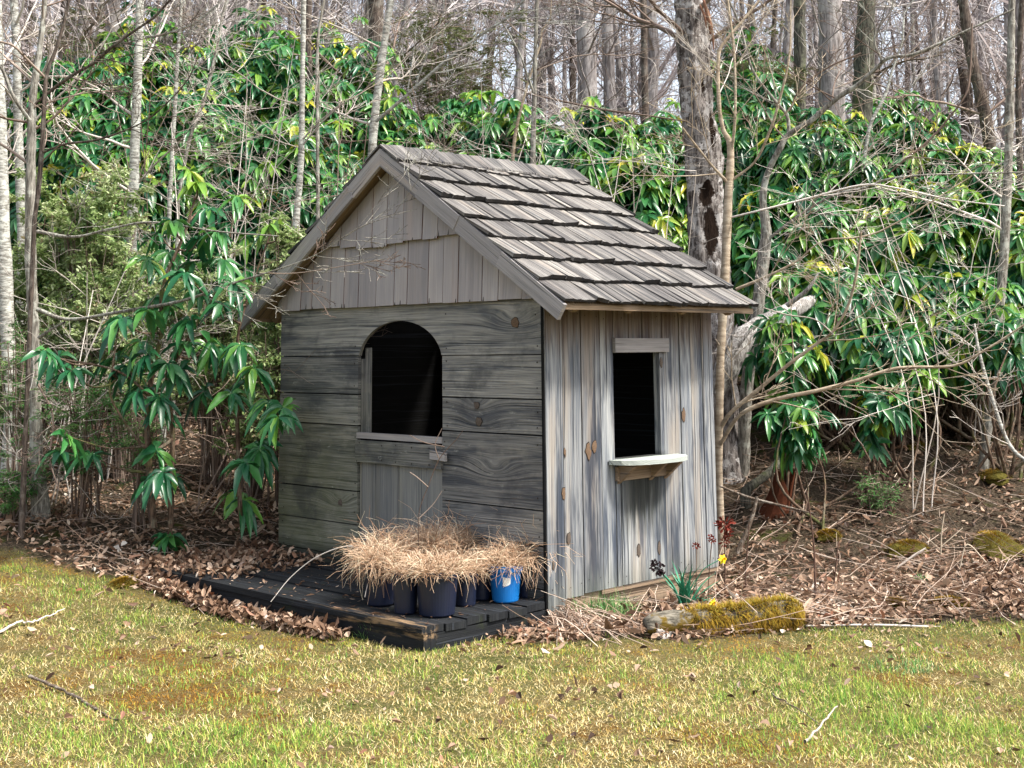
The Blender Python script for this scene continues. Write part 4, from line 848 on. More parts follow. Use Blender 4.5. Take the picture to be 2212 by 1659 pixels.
def bush(label, vx, vtop, Y, wv, seed, nw=330, Lm=.14, bright=0., dens_low=.3, group=None, name='rhododendron', mat=None, thick=.55, low=.25):
    q = np.random.default_rng(seed); x = V(vx, 500, Y)[0]; g = float(gh(x, Y)); top = V(vx, vtop, Y)[2]; H = top - g; rx = wv / 2 / F * Y
    n = int(nw); u = q.normal(size=(n, 3)); u = unit(u); rr = q.uniform(thick, 1.06, n) ; lump = 1 + .16 * np.sin(u[:, 0] * 5 + seed) * np.cos(u[:, 2] * 6 + seed * 2) + .1 * np.sin(u[:, 1] * 9 + seed)
    c = np.array([x, Y, g + H * (low + (1 - low) / 2)]); rad = np.array([rx, rx * .75, H * (1 - low) / 2])
    P = c + u * rad * (rr * lump)[:, None]; k = P[:, 2] > g + .1; P, u = P[k], u[k]; n = len(P)
    A = unit(u * .8 + np.array([0, -.25, .75]) + q.normal(size=(n, 3)) * .25)
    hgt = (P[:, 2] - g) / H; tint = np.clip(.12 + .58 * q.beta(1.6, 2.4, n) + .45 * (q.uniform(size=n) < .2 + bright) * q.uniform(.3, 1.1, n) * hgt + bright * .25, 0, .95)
    v, f3, f4, r = whorls(P, A, tint, q, Lm, 10, .6)
    root = empty(name, (x, Y, g - .05), label, 'rhododendron', group)
    link('foliage', mesh('foliage', v, [f3, f4], mat or M_rho, {'rnd': r}, smoothf=True, origin=(x, Y, g - .05)), root)
    PB, RB = [], []
    for j in range(min(60, n // 5)):
        i = q.integers(0, n); e = P[i]; st = np.array([x + q.normal() * .12, Y + q.normal() * .1, g - .05]); m = st * .45 + e * .55 + q.normal(size=3) * .15; m[2] = g + (e[2] - g) * q.uniform(.3, .6)
        s = spline([st, m, e], 5); PB.append(s); RB.append(np.linspace(q.uniform(.010, .022), .004, len(s)))
    tube_obj('stems', PB, RB, M_stem, 5, root, (x, Y, g - .05))
    return root
GB = 'rhododendron thicket on the slope'
for i, (vx, vt, Y, wv, nw, br, lab) in enumerate([
    (180, 130, 15.2, 330, 420, .03, 'tall dark rhododendron between the two pale birches at the left'), (330, 95, 17, 330, 430, .05, 'rhododendron with yellowish tips high in the upper left'), (420, 210, 14.8, 330, 430, .04, 'deep green rhododendron behind the two thin saplings left of the roof'),
    (560, 120, 16.2, 340, 460, .04, 'big glossy rhododendron above the left roof slope'), (610, 260, 14.2, 330, 420, .02, 'dark rhododendron at the foot of the slender birch'), (740, 130, 16.6, 320, 420, .14, 'yellow-green topped rhododendron left of the leaning trunk'), (700, 300, 14.6, 260, 330, .03, 'rhododendron close above the left eave'), (250, 290, 14.0, 300, 380, .02, 'shaded rhododendron behind the tall straight birch'),
    (860, 250, 16, 260, 320, .03, 'rhododendron right behind the roof peak'), (980, 230, 16.5, 300, 400, .05, 'rhododendron behind the front third of the ridge'), (1090, 215, 15.5, 300, 400, .04, 'rhododendron behind the slim mottled tree'), (1210, 240, 16, 280, 380, .03, 'dark rhododendron behind the rear of the ridge'), (1330, 260, 15, 270, 360, .06, 'rhododendron above the descending rake of the roof'), (1420, 340, 13.6, 250, 330, .24, 'bright yellow-green rhododendron between the roof and the hollow tree'), (1290, 350, 14, 210, 260, .16, 'low rhododendron with yellow tips touching the rear ridge'),
    (1440, 240, 17.5, 240, 300, .02, 'rhododendron far back left of the hollow tree'), (1640, 170, 16.8, 240, 320, .04, 'rhododendron right behind the hollow tree'), (1740, 250, 15.5, 300, 400, .05, 'rhododendron under the rising black limbs'), (1700, 420, 13.4, 300, 430, .12, 'lush rhododendron at mid height right of the tan tree'), (1860, 260, 16, 280, 400, .06, 'rhododendron at the foot of the mossy trunk'), (1850, 360, 13.8, 300, 440, .20, 'yellow-flecked rhododendron behind the pale crooked sapling'),
    (1970, 280, 15.6, 280, 380, .08, 'rhododendron below the white gaps of the sky at the right'), (2010, 420, 13.4, 300, 440, .12, 'dense bright green rhododendron left of the ringed tree at the right'), (2120, 320, 15, 280, 380, .05, 'rhododendron beneath the left-leaning dark trunk'), (2200, 420, 13.2, 280, 400, .08, 'rhododendron cut by the right border of the photo'), (1790, 580, 12.6, 280, 330, .08, 'low hanging rhododendron over the grey fallen log'), (2080, 600, 12.8, 300, 340, .03, 'low shadowy rhododendron above the dark leaf slope at the right'), (1930, 600, 12.6, 230, 280, .05, 'low rhododendron in the middle of the right thicket'),
    (250, 40, 20.5, 330, 330, .12, 'farthest rhododendron up the slope at the left, behind the yellowish-tipped one'), (520, 30, 21, 330, 330, .05, 'far rhododendron up the slope above the two thin saplings'), (700, 60, 20, 240, 260, .1, 'far rhododendron up the slope beside the leaning trunk'), (1640, 90, 20.5, 220, 260, .05, 'far rhododendron up the slope just right of the hollow tree'), (1960, 215, 19.5, 260, 260, .1, 'far rhododendron up the slope under the white gaps')]):
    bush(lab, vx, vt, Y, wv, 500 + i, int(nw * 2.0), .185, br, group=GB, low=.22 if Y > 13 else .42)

# near rhododendron whose big leaves hang at the shed's left corner; every whorl read off the picture
def near_rhodo():
    q = np.random.default_rng(61); Y = 9.85
    wh = [(425, 395, .80), (512, 425, .45), (590, 485, .74), (450, 450, .3), (345, 505, .25), (430, 515, .2), (365, 545, .3), (480, 560, .3), (400, 590, .2), (345, 640, .25), (320, 672, .3), (370, 660, .35), (480, 655, .2), (430, 625, .2), (125, 770, .15), (155, 800, .1), (245, 775, .2), (270, 800, .15), (320, 765, .1), (400, 740, .2), (455, 740, .3), (490, 752, .3), (520, 745, .25), (440, 845, .2), (535, 825, .3), (580, 868, .25), (600, 900, .3), (500, 850, .3), (300, 845, .1), (350, 1020, .1), (330, 1035, .15), (375, 1030, .1), (130, 975, .2), (195, 980, .15), (530, 1000, .2), (560, 960, .2), (525, 1080, .4), (385, 800, .15), (345, 860, .1), (190, 1170, .3), (360, 1160, .25), (610, 880, .35), (260, 690, .1), (410, 690, .2), (505, 610, .25), (470, 500, .35)]
    wh = wh + [(a + q.normal() * 26, b_ + q.normal() * 24, max(.05, t_ + .1)) for a, b_, t_ in wh[::2] if a < 480 or b_ > 740 or b_ < 470]; P = np.array([V(a, b_, Y + q.uniform(-.45, .3) - (.25 if a > 560 else 0)) for a, b_, _ in wh if a < 618]); t = np.array([w_[2] for w_ in wh if w_[0] < 618])
    A = unit(q.normal(size=(len(P), 3)) * .35 + np.array([0, -.35, 1])); v, f3, f4, r = whorls(P, A, np.minimum(t + .06, .62), q, .17, 10, .75)
    x0 = V(350, 1110, 10.1); g0 = np.array([x0[0], x0[1], gh(x0[0], x0[1]) - .04]); root = empty('rhododendron', g0, 'big-leaved rhododendron with drooping leaves beside the left wall of the shed', 'rhododendron')
    link('foliage', mesh('foliage', v, [f3, f4], M_rho, {'rnd': r}, smoothf=True, origin=g0), root)
    stems = [[(333, 1140, 10, 15), (322, 1000, 10, 15), (318, 900, 10, 13), (330, 800, 9.9, 12), (348, 720, 9.9, 10), (352, 620, 9.9, 9), (400, 500, 9.9, 7), (428, 400, 9.9, 5)], [(368, 1140, 10, 14), (372, 1000, 10, 12), (372, 920, 10, 11), (365, 830, 9.9, 9), (400, 740, 9.9, 7), (470, 620, 9.9, 5), (512, 430, 9.9, 4)], [(520, 1130, 9.9, 11), (515, 1000, 9.9, 10), (512, 850, 9.9, 9), (515, 720, 9.9, 7), (550, 600, 9.9, 5), (590, 490, 9.9, 4)], [(372, 950, 10, 9), (340, 970, 9.9, 8), (310, 965, 9.9, 7), (240, 860, 9.9, 5), (245, 780, 9.9, 4)], [(320, 850, 9.9, 6), (250, 800, 9.9, 5), (130, 775, 9.9, 4)], [(515, 900, 9.9, 6), (560, 910, 9.7, 5), (600, 880, 9.6, 4)]]
    PB, RB = [], []
    for s in stems: a, b_ = vpoly(s, 6); PB.append(a); RB.append(b_)
    allp = np.concatenate(PB[:6])
    for p in P:
        dd = np.linalg.norm(allp - p, axis=1) + 2. * np.maximum(0, allp[:, 2] - p[2] + .1); s = allp[np.argmin(dd)]; m = (s + p) / 2 + np.array([0, 0, -.04]) + q.normal(size=3) * .02; k = spline([s, m, p], 4); PB.append(k); RB.append(np.linspace(.009, .004, len(k)))
    tube_obj('stems', PB, RB, M_stem, 6, root, g0)
near_rhodo()

# low drooping rhododendron sprays over the dark slope on the right
for i, (vx, vt, Y, wv, nw, lab) in enumerate([(1700, 640, 11.0, 150, 34, 'few drooping rhododendron leaves half hiding the grey fallen trunk'), (1700, 850, 10.8, 120, 22, 'small rhododendron spray just right of the forked tan limbs'), (1880, 800, 11.2, 110, 22, 'little rhododendron with glossy leaves over the bare dark slope'), (1920, 690, 11.6, 170, 50, 'loose rhododendron hanging above the middle of the dark slope'), (2150, 640, 11.8, 170, 60, 'loose rhododendron hanging behind the dead slanting sapling')]):
    bush(lab, vx, vt, Y, wv, 560 + i, nw, .16, .05, group=GB, low=.5, thick=.2)
# small-leaved evergreen shrubs and feathery hemlock
M_lau = leafmat('laurel_leaf', [(0, (.12, .22, .07)), (.3, (.30, .42, .13)), (.55, (.50, .62, .26)), (.85, (.70, .76, .45)), (1, (.42, .30, .16))], .45, .35)
M_hem = leafmat('hemlock_needles', [(0, (.03, .18, .045)), (.5, (.12, .38, .08)), (.8, (.28, .50, .14)), (1, (.48, .60, .28))], .45, .35)
M_olive = leafmat('olive_needles', [(0, (.08, .10, .03)), (.5, (.17, .19, .06)), (1, (.30, .31, .14))], .6, .2)
def shrub(name, cat, label, vx, vtop, vbot, Y, wv, seed, mat, n=5000, L=.03, wr=.45, flat=False, tw=TW_brown, nst=26, group=None):
    q = np.random.default_rng(seed); x = V(vx, 500, Y)[0]; g = float(gh(x, Y)); zt, zb = V(vx, vtop, Y)[2], max(g + .05, V(vx, vbot, Y)[2]); rx = wv / 2 / F * Y; g0 = np.array([x, Y, g - .05])
    c = np.array([x, Y, (zt + zb) / 2]); rad = np.array([rx, rx * .7, (zt - zb) / 2]); PB, RB = [], []
    for j in range(nst):
        u = unit(q.normal(size=3)) * q.uniform(.3, 1.05); e = c + u * rad; st = g0 + np.array([q.normal() * .06, q.normal() * .06, 0]); m = st * .5 + e * .5; m[2] = st[2] + (e[2] - st[2]) * .6; s = spline([st, m, e], 5); PB.append(s); RB.append(np.linspace(.009, .003, len(s)))
        for k in range(6):
            i = q.integers(4, len(s)); a = q.uniform(0, 6.28); grow(PB, RB, s[i], (math.cos(a), math.sin(a) * .8, q.uniform(-.25, .15) if flat else q.uniform(-.1, .7)), q.uniform(.25, .6) * rx * 1.2, .003, 1, q, -.05 if flat else .1, .0018, (5,), .1)
    tw_ = [(p, r) for p, r in zip(PB, RB) if len(p) == 5 or len(p) == 8]
    pts = np.concatenate([p[1:] for p, r in tw_]); ds = np.concatenate([np.diff(p, axis=0) for p, r in tw_]); i = q.integers(0, len(pts), n); u = q.uniform(size=(n, 1)); P = pts[i] - ds[i] * u
    dn = unit(ds[i]); sd = unit(np.cross(dn, np.array([0, 0, 1.]))) * q.choice([-1, 1], (n, 1))
    D = dn * .6 + sd + q.normal(size=(n, 3)) * (.15 if flat else .6); N = np.array([0, 0, 1.]) + q.normal(size=(n, 3)) * (.25 if flat else .6)
    cl = np.clip(.5 + .25 * np.sin(P[:, 0] * 6 + seed) * np.cos(P[:, 2] * 7) + q.normal(size=n) * .2, 0, 1)
    v, f3, f4, r = leaves(P, D, N, L * q.uniform(.6, 1.3, n), L * wr * q.uniform(.7, 1.2, n), q.uniform(-.1, .4, n), q.uniform(0, 1, n), cl)
    root = empty(name, g0, label, cat, group); link('foliage', mesh('foliage', v, [f3, f4], mat, {'rnd': r}, origin=g0), root); tube_obj('stems', PB, RB, tw, 4, root, g0)
for i, a in enumerate([
    ('mountain_laurel', 'shrub', 'pale small-leaved evergreen shrub left of the near rhododendron', 190, 345, 560, 12, 260, M_lau, 9000, .045), ('mountain_laurel', 'shrub', 'sage green shrub behind the dark sapling', 90, 420, 700, 12.4, 240, M_lau, 7000, .045), ('mountain_laurel', 'shrub', 'olive small-leaved shrub just below the left birches', 280, 520, 780, 11.6, 280, M_lau, 8000, .04),
    ('mountain_laurel', 'shrub', 'yellow-green shrub touching the left eave', 620, 430, 620, 11.4, 170, M_lau, 5000, .04), ('mountain_laurel', 'shrub', 'sparse leafy shrub behind the drooping whorls', 470, 500, 760, 11.8, 260, M_lau, 6500, .04), ('mountain_laurel', 'shrub', 'thin leafy shrub in the gap left of the shed wall', 560, 700, 1010, 11.4, 190, M_lau, 3500, .035), ('mountain_laurel', 'shrub', 'brownish leafy shrub low at the far left', 30, 620, 980, 11.8, 200, M_lau, 5000, .04)]):
    nm, ct, lb, vx, vt, vb, Y, wv, mt, n, L = a; shrub(nm, ct, lb, vx, vt, vb, Y, wv, 700 + i, mt, int(n * 2.2), L * 1.2)
for i, a in enumerate([
    ('bright green feathery hemlock seedling left of the near rhododendron', 200, 780, 900, 10.5, 230, M_hem, 9000, .03), ('feathery hemlock spray low beside the left tree', 50, 950, 1060, 10.5, 150, M_hem, 4500, .03), ('green hemlock seedling by the forked tree, topmost of the three on the left', 60, 700, 800, 11, 170, M_hem, 4000, .03), ('soft hemlock seedling under the hanging whorls', 330, 850, 930, 10.4, 130, M_hem, 3500, .028),
    ('small grey-green tuft of needles on the dark leaf slope at the right', 1880, 1010, 1090, 11, 110, M_hem, 1800, .03)]):
    lb, vx, vt, vb, Y, wv, mt, n, L = a; shrub('hemlock_seedling', 'hemlock', lb, vx, vt, vb, Y, wv, 720 + i, mt, n, L, .22, True, nst=14)
for i, a in enumerate([
    ('olive hemlock crown high above the roof peak', 960, -30, 190, 19, 300, M_olive, 16000, .07), ('dark green hemlock bough left of the broad trunks at the upper right', 1640, 40, 260, 18, 200, M_olive, 11000, .06), ('dark hemlock top in the upper left corner', 120, -40, 160, 19, 260, M_olive, 9000, .06)]):
    lb, vx, vt, vb, Y, wv, mt, n, L = a; shrub('hemlock_tree', 'hemlock', lb, vx, vt, vb, Y, wv, 740 + i, mt, n, L, .25, True, nst=30)

# ------------------------------------------------------------------ fallen log, stump, mossy log, rocks
def lumpy(P, r, sides, amp, q, flat=1.):
    v, f, rn = tubes([P], [r], sides); c = np.repeat(P, sides, 0); d = v - c; a = np.tile(np.linspace(0, 6.28, sides, endpoint=False), len(P)); s = np.repeat(np.linspace(0, 6, len(P)), sides)
    k = 1 + amp * (np.sin(a * 3 + s * 2.1) + .7 * np.sin(a * 7 - s * 3) + .8 * q.normal(size=len(v))); v = c + d * k[:, None] * np.array([1, 1, flat])
    m = len(P) - 1; e0 = len(v); v = np.vstack([v, P[0], P[-1]]); i = np.arange(sides)
    f3 = np.concatenate([np.stack([np.full(sides, e0), (i + 1) % sides, i], 1), np.stack([np.full(sides, e0 + 1), m * sides + i, m * sides + (i + 1) % sides], 1)])
    return v, f, f3
q = np.random.default_rng(900)
P, r = vpoly([(1540, 850, 11.4, 40), (1575, 785, 11.4, 52), (1610, 730, 11.5, 54), (1665, 695, 11.7, 42), (1720, 665, 12, 34), (1770, 640, 12.3, 12)], 7)
v, f, f3 = lumpy(P, r, 18, .07, q); me = mesh('log', v, [f3, f], BK_log, smoothf=True)
lg = empty('fallen_log', P[0], 'bleached grey fallen trunk leaning behind the tan tree', 'log'); o = link('trunk', mesh('log', v, [f3, f], BK_log, smoothf=True, origin=P[0]), lg)
PB, RB = [], []
for a in ([(1560, 800, 11.2, 9), (1600, 740, 11.2, 8), (1640, 690, 11.2, 5)], [(1545, 850, 11.2, 10), (1570, 760, 11.15, 9), (1592, 700, 11.1, 4)], [(1548, 760, 11.2, 9), (1572, 715, 11.2, 7), (1585, 690, 11.2, 3)], [(1700, 660, 11.5, 12), (1745, 625, 11.4, 9), (1768, 590, 11.4, 5)]):
    s, t = vpoly(a, 4); PB.append(s); RB.append(t)
tube_obj('splintered_wood', PB, RB, BK_log, 5, lg, P[0])
# leaning thin trunk beside it
T1('leaning_snag', 'rough grey dead stem slanting behind the shed corner down to the stump', [(1610, 1060, 11.3, 22), (1680, 1000, 11.5, 16), (1720, 900, 11.8, 14), (1760, 760, 12.2, 12), (1800, 620, 12.6, 9)], BK_moss, TW_brown, 33, nb=6, bl=.5, top=0)
# red rotten stump
M_rot = plain('red_rotten_wood', (.085, .028, .014), .95, .1, .6, 30.)
sp = V(1668, 1050, 11.1); g0 = np.array([sp[0], sp[1], gh(sp[0], sp[1]) - .05]); n = 16; vs = []
for lv, (h, rr_) in enumerate(((0, .16), (.1, .12), (.2, .10), (.3, .08))):
    for i in range(n):
        a = i / n * 6.283; k = rr_ * (1 + .2 * math.sin(a * 3 + 1) + q.normal() * .06); vs.append(g0 + np.array([k * math.cos(a) + h * .35, k * math.sin(a), h * (1 + (.28 * math.sin(a * 2 + .5) + .12 * q.normal() if lv == 3 else 0))]))
vs.append(g0 + np.array([.12, 0, .24])); i = np.arange(n); f4 = np.concatenate([np.stack([l * n + i, l * n + (i + 1) % n, (l + 1) * n + (i + 1) % n, (l + 1) * n + i], 1) for l in range(3)]); f3 = np.stack([3 * n + i, 3 * n + (i + 1) % n, np.full(n, 4 * n)], 1)
tag(link('rotten_stump', mesh('stump', vs, [f3, f4], M_rot)), 'broken reddish rotten stump behind the rear right corner of the shed', 'stump')

# mossy log at the lawn's edge, with its own moss
M_moss = tintmat('moss_blades', [(0, (.05, .028, .007)), (.3, (.14, .08, .012)), (.6, (.28, .17, .022)), (.85, (.42, .29, .04)), (1, (.20, .20, .035))], .85, .1, .2)
b = NB('mossy_log_wood'); o = b.obj(); n_ = b.noise(b.vmul(o, (8., 30., 30.)), 1., 5., .7); c = b.mix(b.step(n_, .35, .6), (.05, .045, .035), (.22, .2, .16)); c = b.mix(b.step(b.noise(o, 8., 5.), .52, .6), c, (.12, .08, .015)); b.bump(n_, .8, .02); M_mlog = b.done(c, .95, .1)
A0, A1 = G(1398, 1384), G(1738, 1360)
cps = [A0 + (A1 - A0) * t + np.array([0, .10, .0]) for t in np.linspace(0, 1, 6)]
for c in cps: c[2] = gh(c[0], c[1]) + .055
P = spline(cps, 6); P[:, 2] += .008 * np.sin(np.linspace(0, 9, len(P))); r = np.interp(np.linspace(0, 1, len(P)), [0, .06, .3, .6, .94, 1], [.045, .07, .075, .088, .092, .05])
v, f, f3 = lumpy(P, r, 16, .05, q); ml = empty('mossy_log', P[0] - [0, 0, .05], 'short log under thick golden moss at the edge of the lawn right of the shed', 'log'); link('log_wood', mesh('log_wood', v, [f3, f], M_mlog, smoothf=True, origin=P[0] - [0, 0, .05]), ml)
n = 13000; t = q.uniform(0, 1, n) ** .8; a = q.uniform(-.5, 3.3, n); k = (t > .22 + .2 * q.uniform(size=n)) & (np.sin(t * 40 + a * 3) + q.normal(size=n) * .6 > -.7); t, a = t[k], a[k]; n = len(t); i = t * (len(P) - 1); pc = np.stack([np.interp(i, np.arange(len(P)), P[:, j]) for j in range(3)], 1); rc = np.interp(i, np.arange(len(P)), r)
axv = unit(A1 - A0); sd = unit(np.cross(axv, [0, 0, 1.])); out = sd * np.cos(a)[:, None] + np.array([0, 0, 1.]) * np.sin(a)[:, None]; B = pc + out * rc[:, None] * .97
az = np.arctan2(out[:, 1], out[:, 0]) + q.normal(size=n) * .5; le = np.clip(np.pi / 2 - a, -1.5, 1.5); le = np.abs(le) + q.uniform(.3, .9, n); tn = np.clip(.5 + .3 * np.sin(a) + q.normal(size=n) * .2 - .25 * (t < .3), 0, 1)
v, f4, f3, rr = blades(B, q.uniform(.02, .065, n) * (1.3 - .4 * np.abs(np.sin(t * 17))), q.uniform(.002, .0045, n), az, le, q.uniform(.1, 1., n), tn)
link('moss', mesh('moss', v, [f3, f4], M_moss, {'rnd': rr}, origin=P[0] - [0, 0, .05]), ml)['kind'] = 'stuff'

def rock(label, vx, vy, size, seed, mat, sq=(1, .8, .5), name='rock'):
    q = np.random.default_rng(seed); c = G(vx, vy); import bmesh
    bm = bmesh.new(); bmesh.ops.create_icosphere(bm, subdivisions=3, radius=1.); s = q.uniform(0, 6, 3)
    for w_ in bm.verts:
        p = w_.co; k = 1 + .16 * math.sin(p.x * 3 + s[0]) * math.cos(p.y * 4 + s[1]) + .1 * math.sin(p.z * 7 + s[2] + p.x * 5) + q.normal() * .03; w_.co = Vector((p.x * k * size * sq[0], p.y * k * size * sq[1], p.z * k * size * sq[2]))
    me = bpy.data.meshes.new(name); bm.to_mesh(me); bm.free(); me.materials.append(mat); o = link(name, me); o.location = Vector(c) + Vector((0, 0, size * sq[2] * (-.15 if mat is M_cush else .3))); o.rotation_euler = (0, 0, q.uniform(0, 6)); return tag(o, label, 'rock')
b = NB('pale_rock'); n_ = b.noise(b.obj(), 25., 6., .7); c = b.mix(n_, (.22, .20, .18), (.62, .58, .55)); c = b.mix(b.step(b.noise(b.obj(), 9., 5.), .52, .62), c, (.14, .12, .03)); b.bump(n_, .8, .015); M_cush = None; M_rock = b.done(c, .9, .2)
rock('white-topped mossy rock at the left end of the moss log', 1432, 1372, .10, 1, M_rock, (1.2, .8, .55)); rock('small pale stone under the heap of dry stems', 1258, 1360, .06, 2, M_rock); rock('little white stone beneath the trailing dry stems', 1200, 1352, .045, 3, M_rock)
b = NB('moss_cushion'); n_ = b.noise(b.obj(), 60., 5., .7); c = b.mix(n_, (.03, .026, .006), (.14, .12, .022)); b.bump(n_, 1., .02); M_cush = b.done(c, .95, .1)
def cushion(label, vx, vy, size, seed, sq=(1, .8, .45)):
    o = rock(label, vx, vy, size, seed, M_cush, sq, 'moss_cushion'); o['category'] = 'moss'
    q = np.random.default_rng(seed + 50); n = 1400; a = q.uniform(0, 6.28, n); s = q.uniform(0, 1, n) ** .6; h = np.sqrt(1 - s * s); B = np.stack([size * sq[0] * s * np.cos(a), size * sq[1] * s * np.sin(a), size * sq[2] * h], 1)
    v, f4, f3, rr = blades(B, q.uniform(.012, .03, n), q.uniform(.003, .006, n), a, s * 1.2 + .2, q.uniform(0, .6, n), np.clip(.45 + q.normal(size=n) * .2, 0, 1)); m = link('moss_tips', mesh('moss_tips', v, [f3, f4], M_moss, {'rnd': rr}), o); m['kind'] = 'stuff'
cushion('olive moss cushion right of the moss log', 1938, 1308, .09, 11); cushion('rounded moss cushion further right at the lawn edge', 2055, 1308, .11, 12, (1.3, .8, .4)); cushion('mossy mound on the rising bank at the right', 1960, 1190, .16, 13, (1.2, .8, .5)); cushion('long low moss bank near the right border', 2150, 1180, .3, 14, (1.6, .6, .35)); cushion('bright yellow moss patch on the dark slope', 1985, 965, .14, 15, (1.3, .7, .3)); cushion('bright moss patch beside the foot of the ringed tree', 2150, 1030, .2, 16, (1.6, .7, .3)); cushion('brown-green moss hump at the tip of the mossy mound', 1790, 1160, .12, 17); cushion('mustard moss hump at the left lawn edge beside the deck', 270, 1262, .13, 18, (1.5, .7, .3))
T1('fallen_branch_log', 'dark rotting log lying at the foot of the ringed tree', [(2010, 1062, 11.7, 22), (2120, 1040, 11.9, 30), (2240, 1062, 11.6, 30)], BK_moss, TW_brown, 35, nb=0, top=0, to_ground=False, cat='log')

# ------------------------------------------------------------------ pots with dry grass on the deck
M_pot = plain('black_pot_plastic', (.008, .012, .03), .38, .5); M_blue = plain('blue_pot_plastic', (.01, .17, .52), .35, .5); M_soil = plain('potting_soil', (.03, .02, .013), .95, .1, .5, 60.)
M_hay = tintmat('dead_pot_grass', [(0, (.30, .17, .10)), (.25, (.55, .36, .23)), (.6, (.76, .56, .39)), (.9, (.88, .72, .54)), (1, (.9, .84, .62))], .8, .15, .25)
M_label = plain('white_sticker', (.80, .80, .76), .5, .3)
def pot(label, lx, ly, rt, rb, h, mat, seed, nb=900, hl=(.08, .22), sticker=False, over=1.):
    q = np.random.default_rng(seed); c = world((lx, ly, ZD + .002)); root = empty('plant_pot', c, label, 'pot', 'plastic plant pots on the deck'); n = 40
    prof = [(0, .004), (rb * .93, .0), (rb, .008), (rb + (rt - rb) * .8, h * .80), (rt - .002, h * .84), (rt + .007, h * .845), (rt + .007, h * .99), (rt + .003, h), (rt - .004, h), (rt - .005, h * .86)]
    a = np.linspace(0, 6.2832, n, endpoint=False); v = np.array([[r_ * math.cos(t) * (1 + .0), r_ * math.sin(t), z] for r_, z in prof for t in a]); i = np.arange(n)
    f = np.concatenate([np.stack([k * n + i, k * n + (i + 1) % n, (k + 1) * n + (i + 1) % n, (k + 1) * n + i], 1) for k in range(len(prof) - 1)])
    link('pot_wall', mesh('pot_wall', v, [f], mat, smoothf=False), root)
    v = np.array([[0, 0, h * .88]] + [[(rt - .006) * math.cos(t), (rt - .006) * math.sin(t), h * .86] for t in a]); link('soil', mesh('soil', v, [np.stack([np.zeros(n, int), 1 + i, 1 + (i + 1) % n], 1)], M_soil), root)
    m = nb; aa = q.uniform(0, 6.28, m); rr = rt * .95 * np.sqrt(q.uniform(0, 1, m)); B = np.stack([rr * np.cos(aa), rr * np.sin(aa), np.full(m, h * .87)], 1); po, ra = [], []
    for k in range(m):
        L = q.uniform(*hl) * (1.6 if q.uniform() < .08 else 1); d = unit(np.array([math.cos(aa[k]) * .25 + q.normal() * .4, math.sin(aa[k]) * .25 + q.normal() * .4, q.uniform(.4, 1.2)])); p = B[k]; pts = [p]; dr = (q.uniform(.1, .5) if q.uniform() < .86 else 1.) * over
        for s in range(4): p = p + d * L / 4; pts.append(p); d = unit(d + np.array([q.normal() * .6, q.normal() * .6, -dr + q.normal() * .25]))
        pts = np.array(pts)
        rad_ = np.hypot(pts[:, 0], pts[:, 1]); pts[:, 2] = np.where(rad_ < rt, np.maximum(pts[:, 2], h * .9), np.maximum(pts[:, 2], .004)); po.append(pts); ra.append(np.array([.0016, .0016, .0014, .0012, .0008]) * q.uniform(.7, 1.3))
    tube_obj('dry_grass', po, ra, M_hay, 3, root)['kind'] = 'stuff'
    if sticker:
        az = math.atan2(-c[1], -c[0]); tt = np.linspace(-.28, .22, 6) + az + .12; v = []
        for t, dz0, dz1 in zip(tt, (.0, -.004, -.003, 0, .004, .012), (.05, .052, .048, .045, .047, .04)):
            for z in (h * .48 + dz0, h * .48 + dz1): rz = rb + (rt - rb) * z / h + .002; v.append([rz * math.cos(t), rz * math.sin(t), z])
        k = np.arange(5); link('sticker', mesh('sticker', v, [np.stack([2 * k, 2 * k + 2, 2 * k + 3, 2 * k + 1], 1)], M_label), root)
def pl(vx, vy, r): p = loc(flat(vx, vy, ZD)); d = unit(np.array([p[0], p[1], 0]) - np.append(loc(EYE)[:2], 0)); p = p + d * r; return p[0], p[1]
a = pl(822, 1312, .09); pot('leftmost black nursery pot, hung over by a long beard of dry grass', a[0], a[1], .098, .08, .235, M_pot, 1, 900, (.12, .34), over=1.3)
a = pl(876, 1330, .08); pot('narrow black pot between the leftmost pot and the largest one', a[0], a[1], .078, .064, .23, M_pot, 2, 500, (.06, .18))
a = pl(944, 1336, .11); pot('largest black pot at the front corner of the deck', a[0], a[1], .125, .103, .25, M_pot, 3, 1300, (.06, .2), over=.7)
a = pl(1006, 1312, .06); pot('small dark pot just right of the largest pot', a[0], a[1], .07, .06, .2, M_pot, 4, 400, (.08, .2))
a = pl(1040, 1298, .06); pot('small dark pot next to the blue one', a[0], a[1], .07, .06, .2, M_pot, 5, 400, (.08, .2))
a = pl(1092, 1304, .08); pot('bright blue pot with a torn white sticker', a[0], a[1], .102, .08, .215, M_blue, 6, 800, (.08, .24), True)
a = pl(1138, 1294, .07); pot('black pot half hidden at the right of the blue pot, nearest the corner board', a[0], a[1] , .075, .06, .21, M_pot, 7, 1000, (.12, .34), over=1.2)
a = pl(850, 1290, .1); pot('pot in the back row behind the leftmost and narrow pots, mostly under dry grass', a[0], a[1], .1, .085, .24, M_pot, 8, 1200, (.1, .26))
a = pl(925, 1290, .12); pot('pot in the back row behind the largest pot, mostly under dry grass', a[0], a[1], .11, .09, .27, M_pot, 9, 1400, (.1, .28))
a = pl(1000, 1275, .1); pot('pot in the back row behind the two small dark pots, mostly under dry grass', a[0], a[1], .1, .085, .26, M_pot, 10, 1300, (.12, .3))
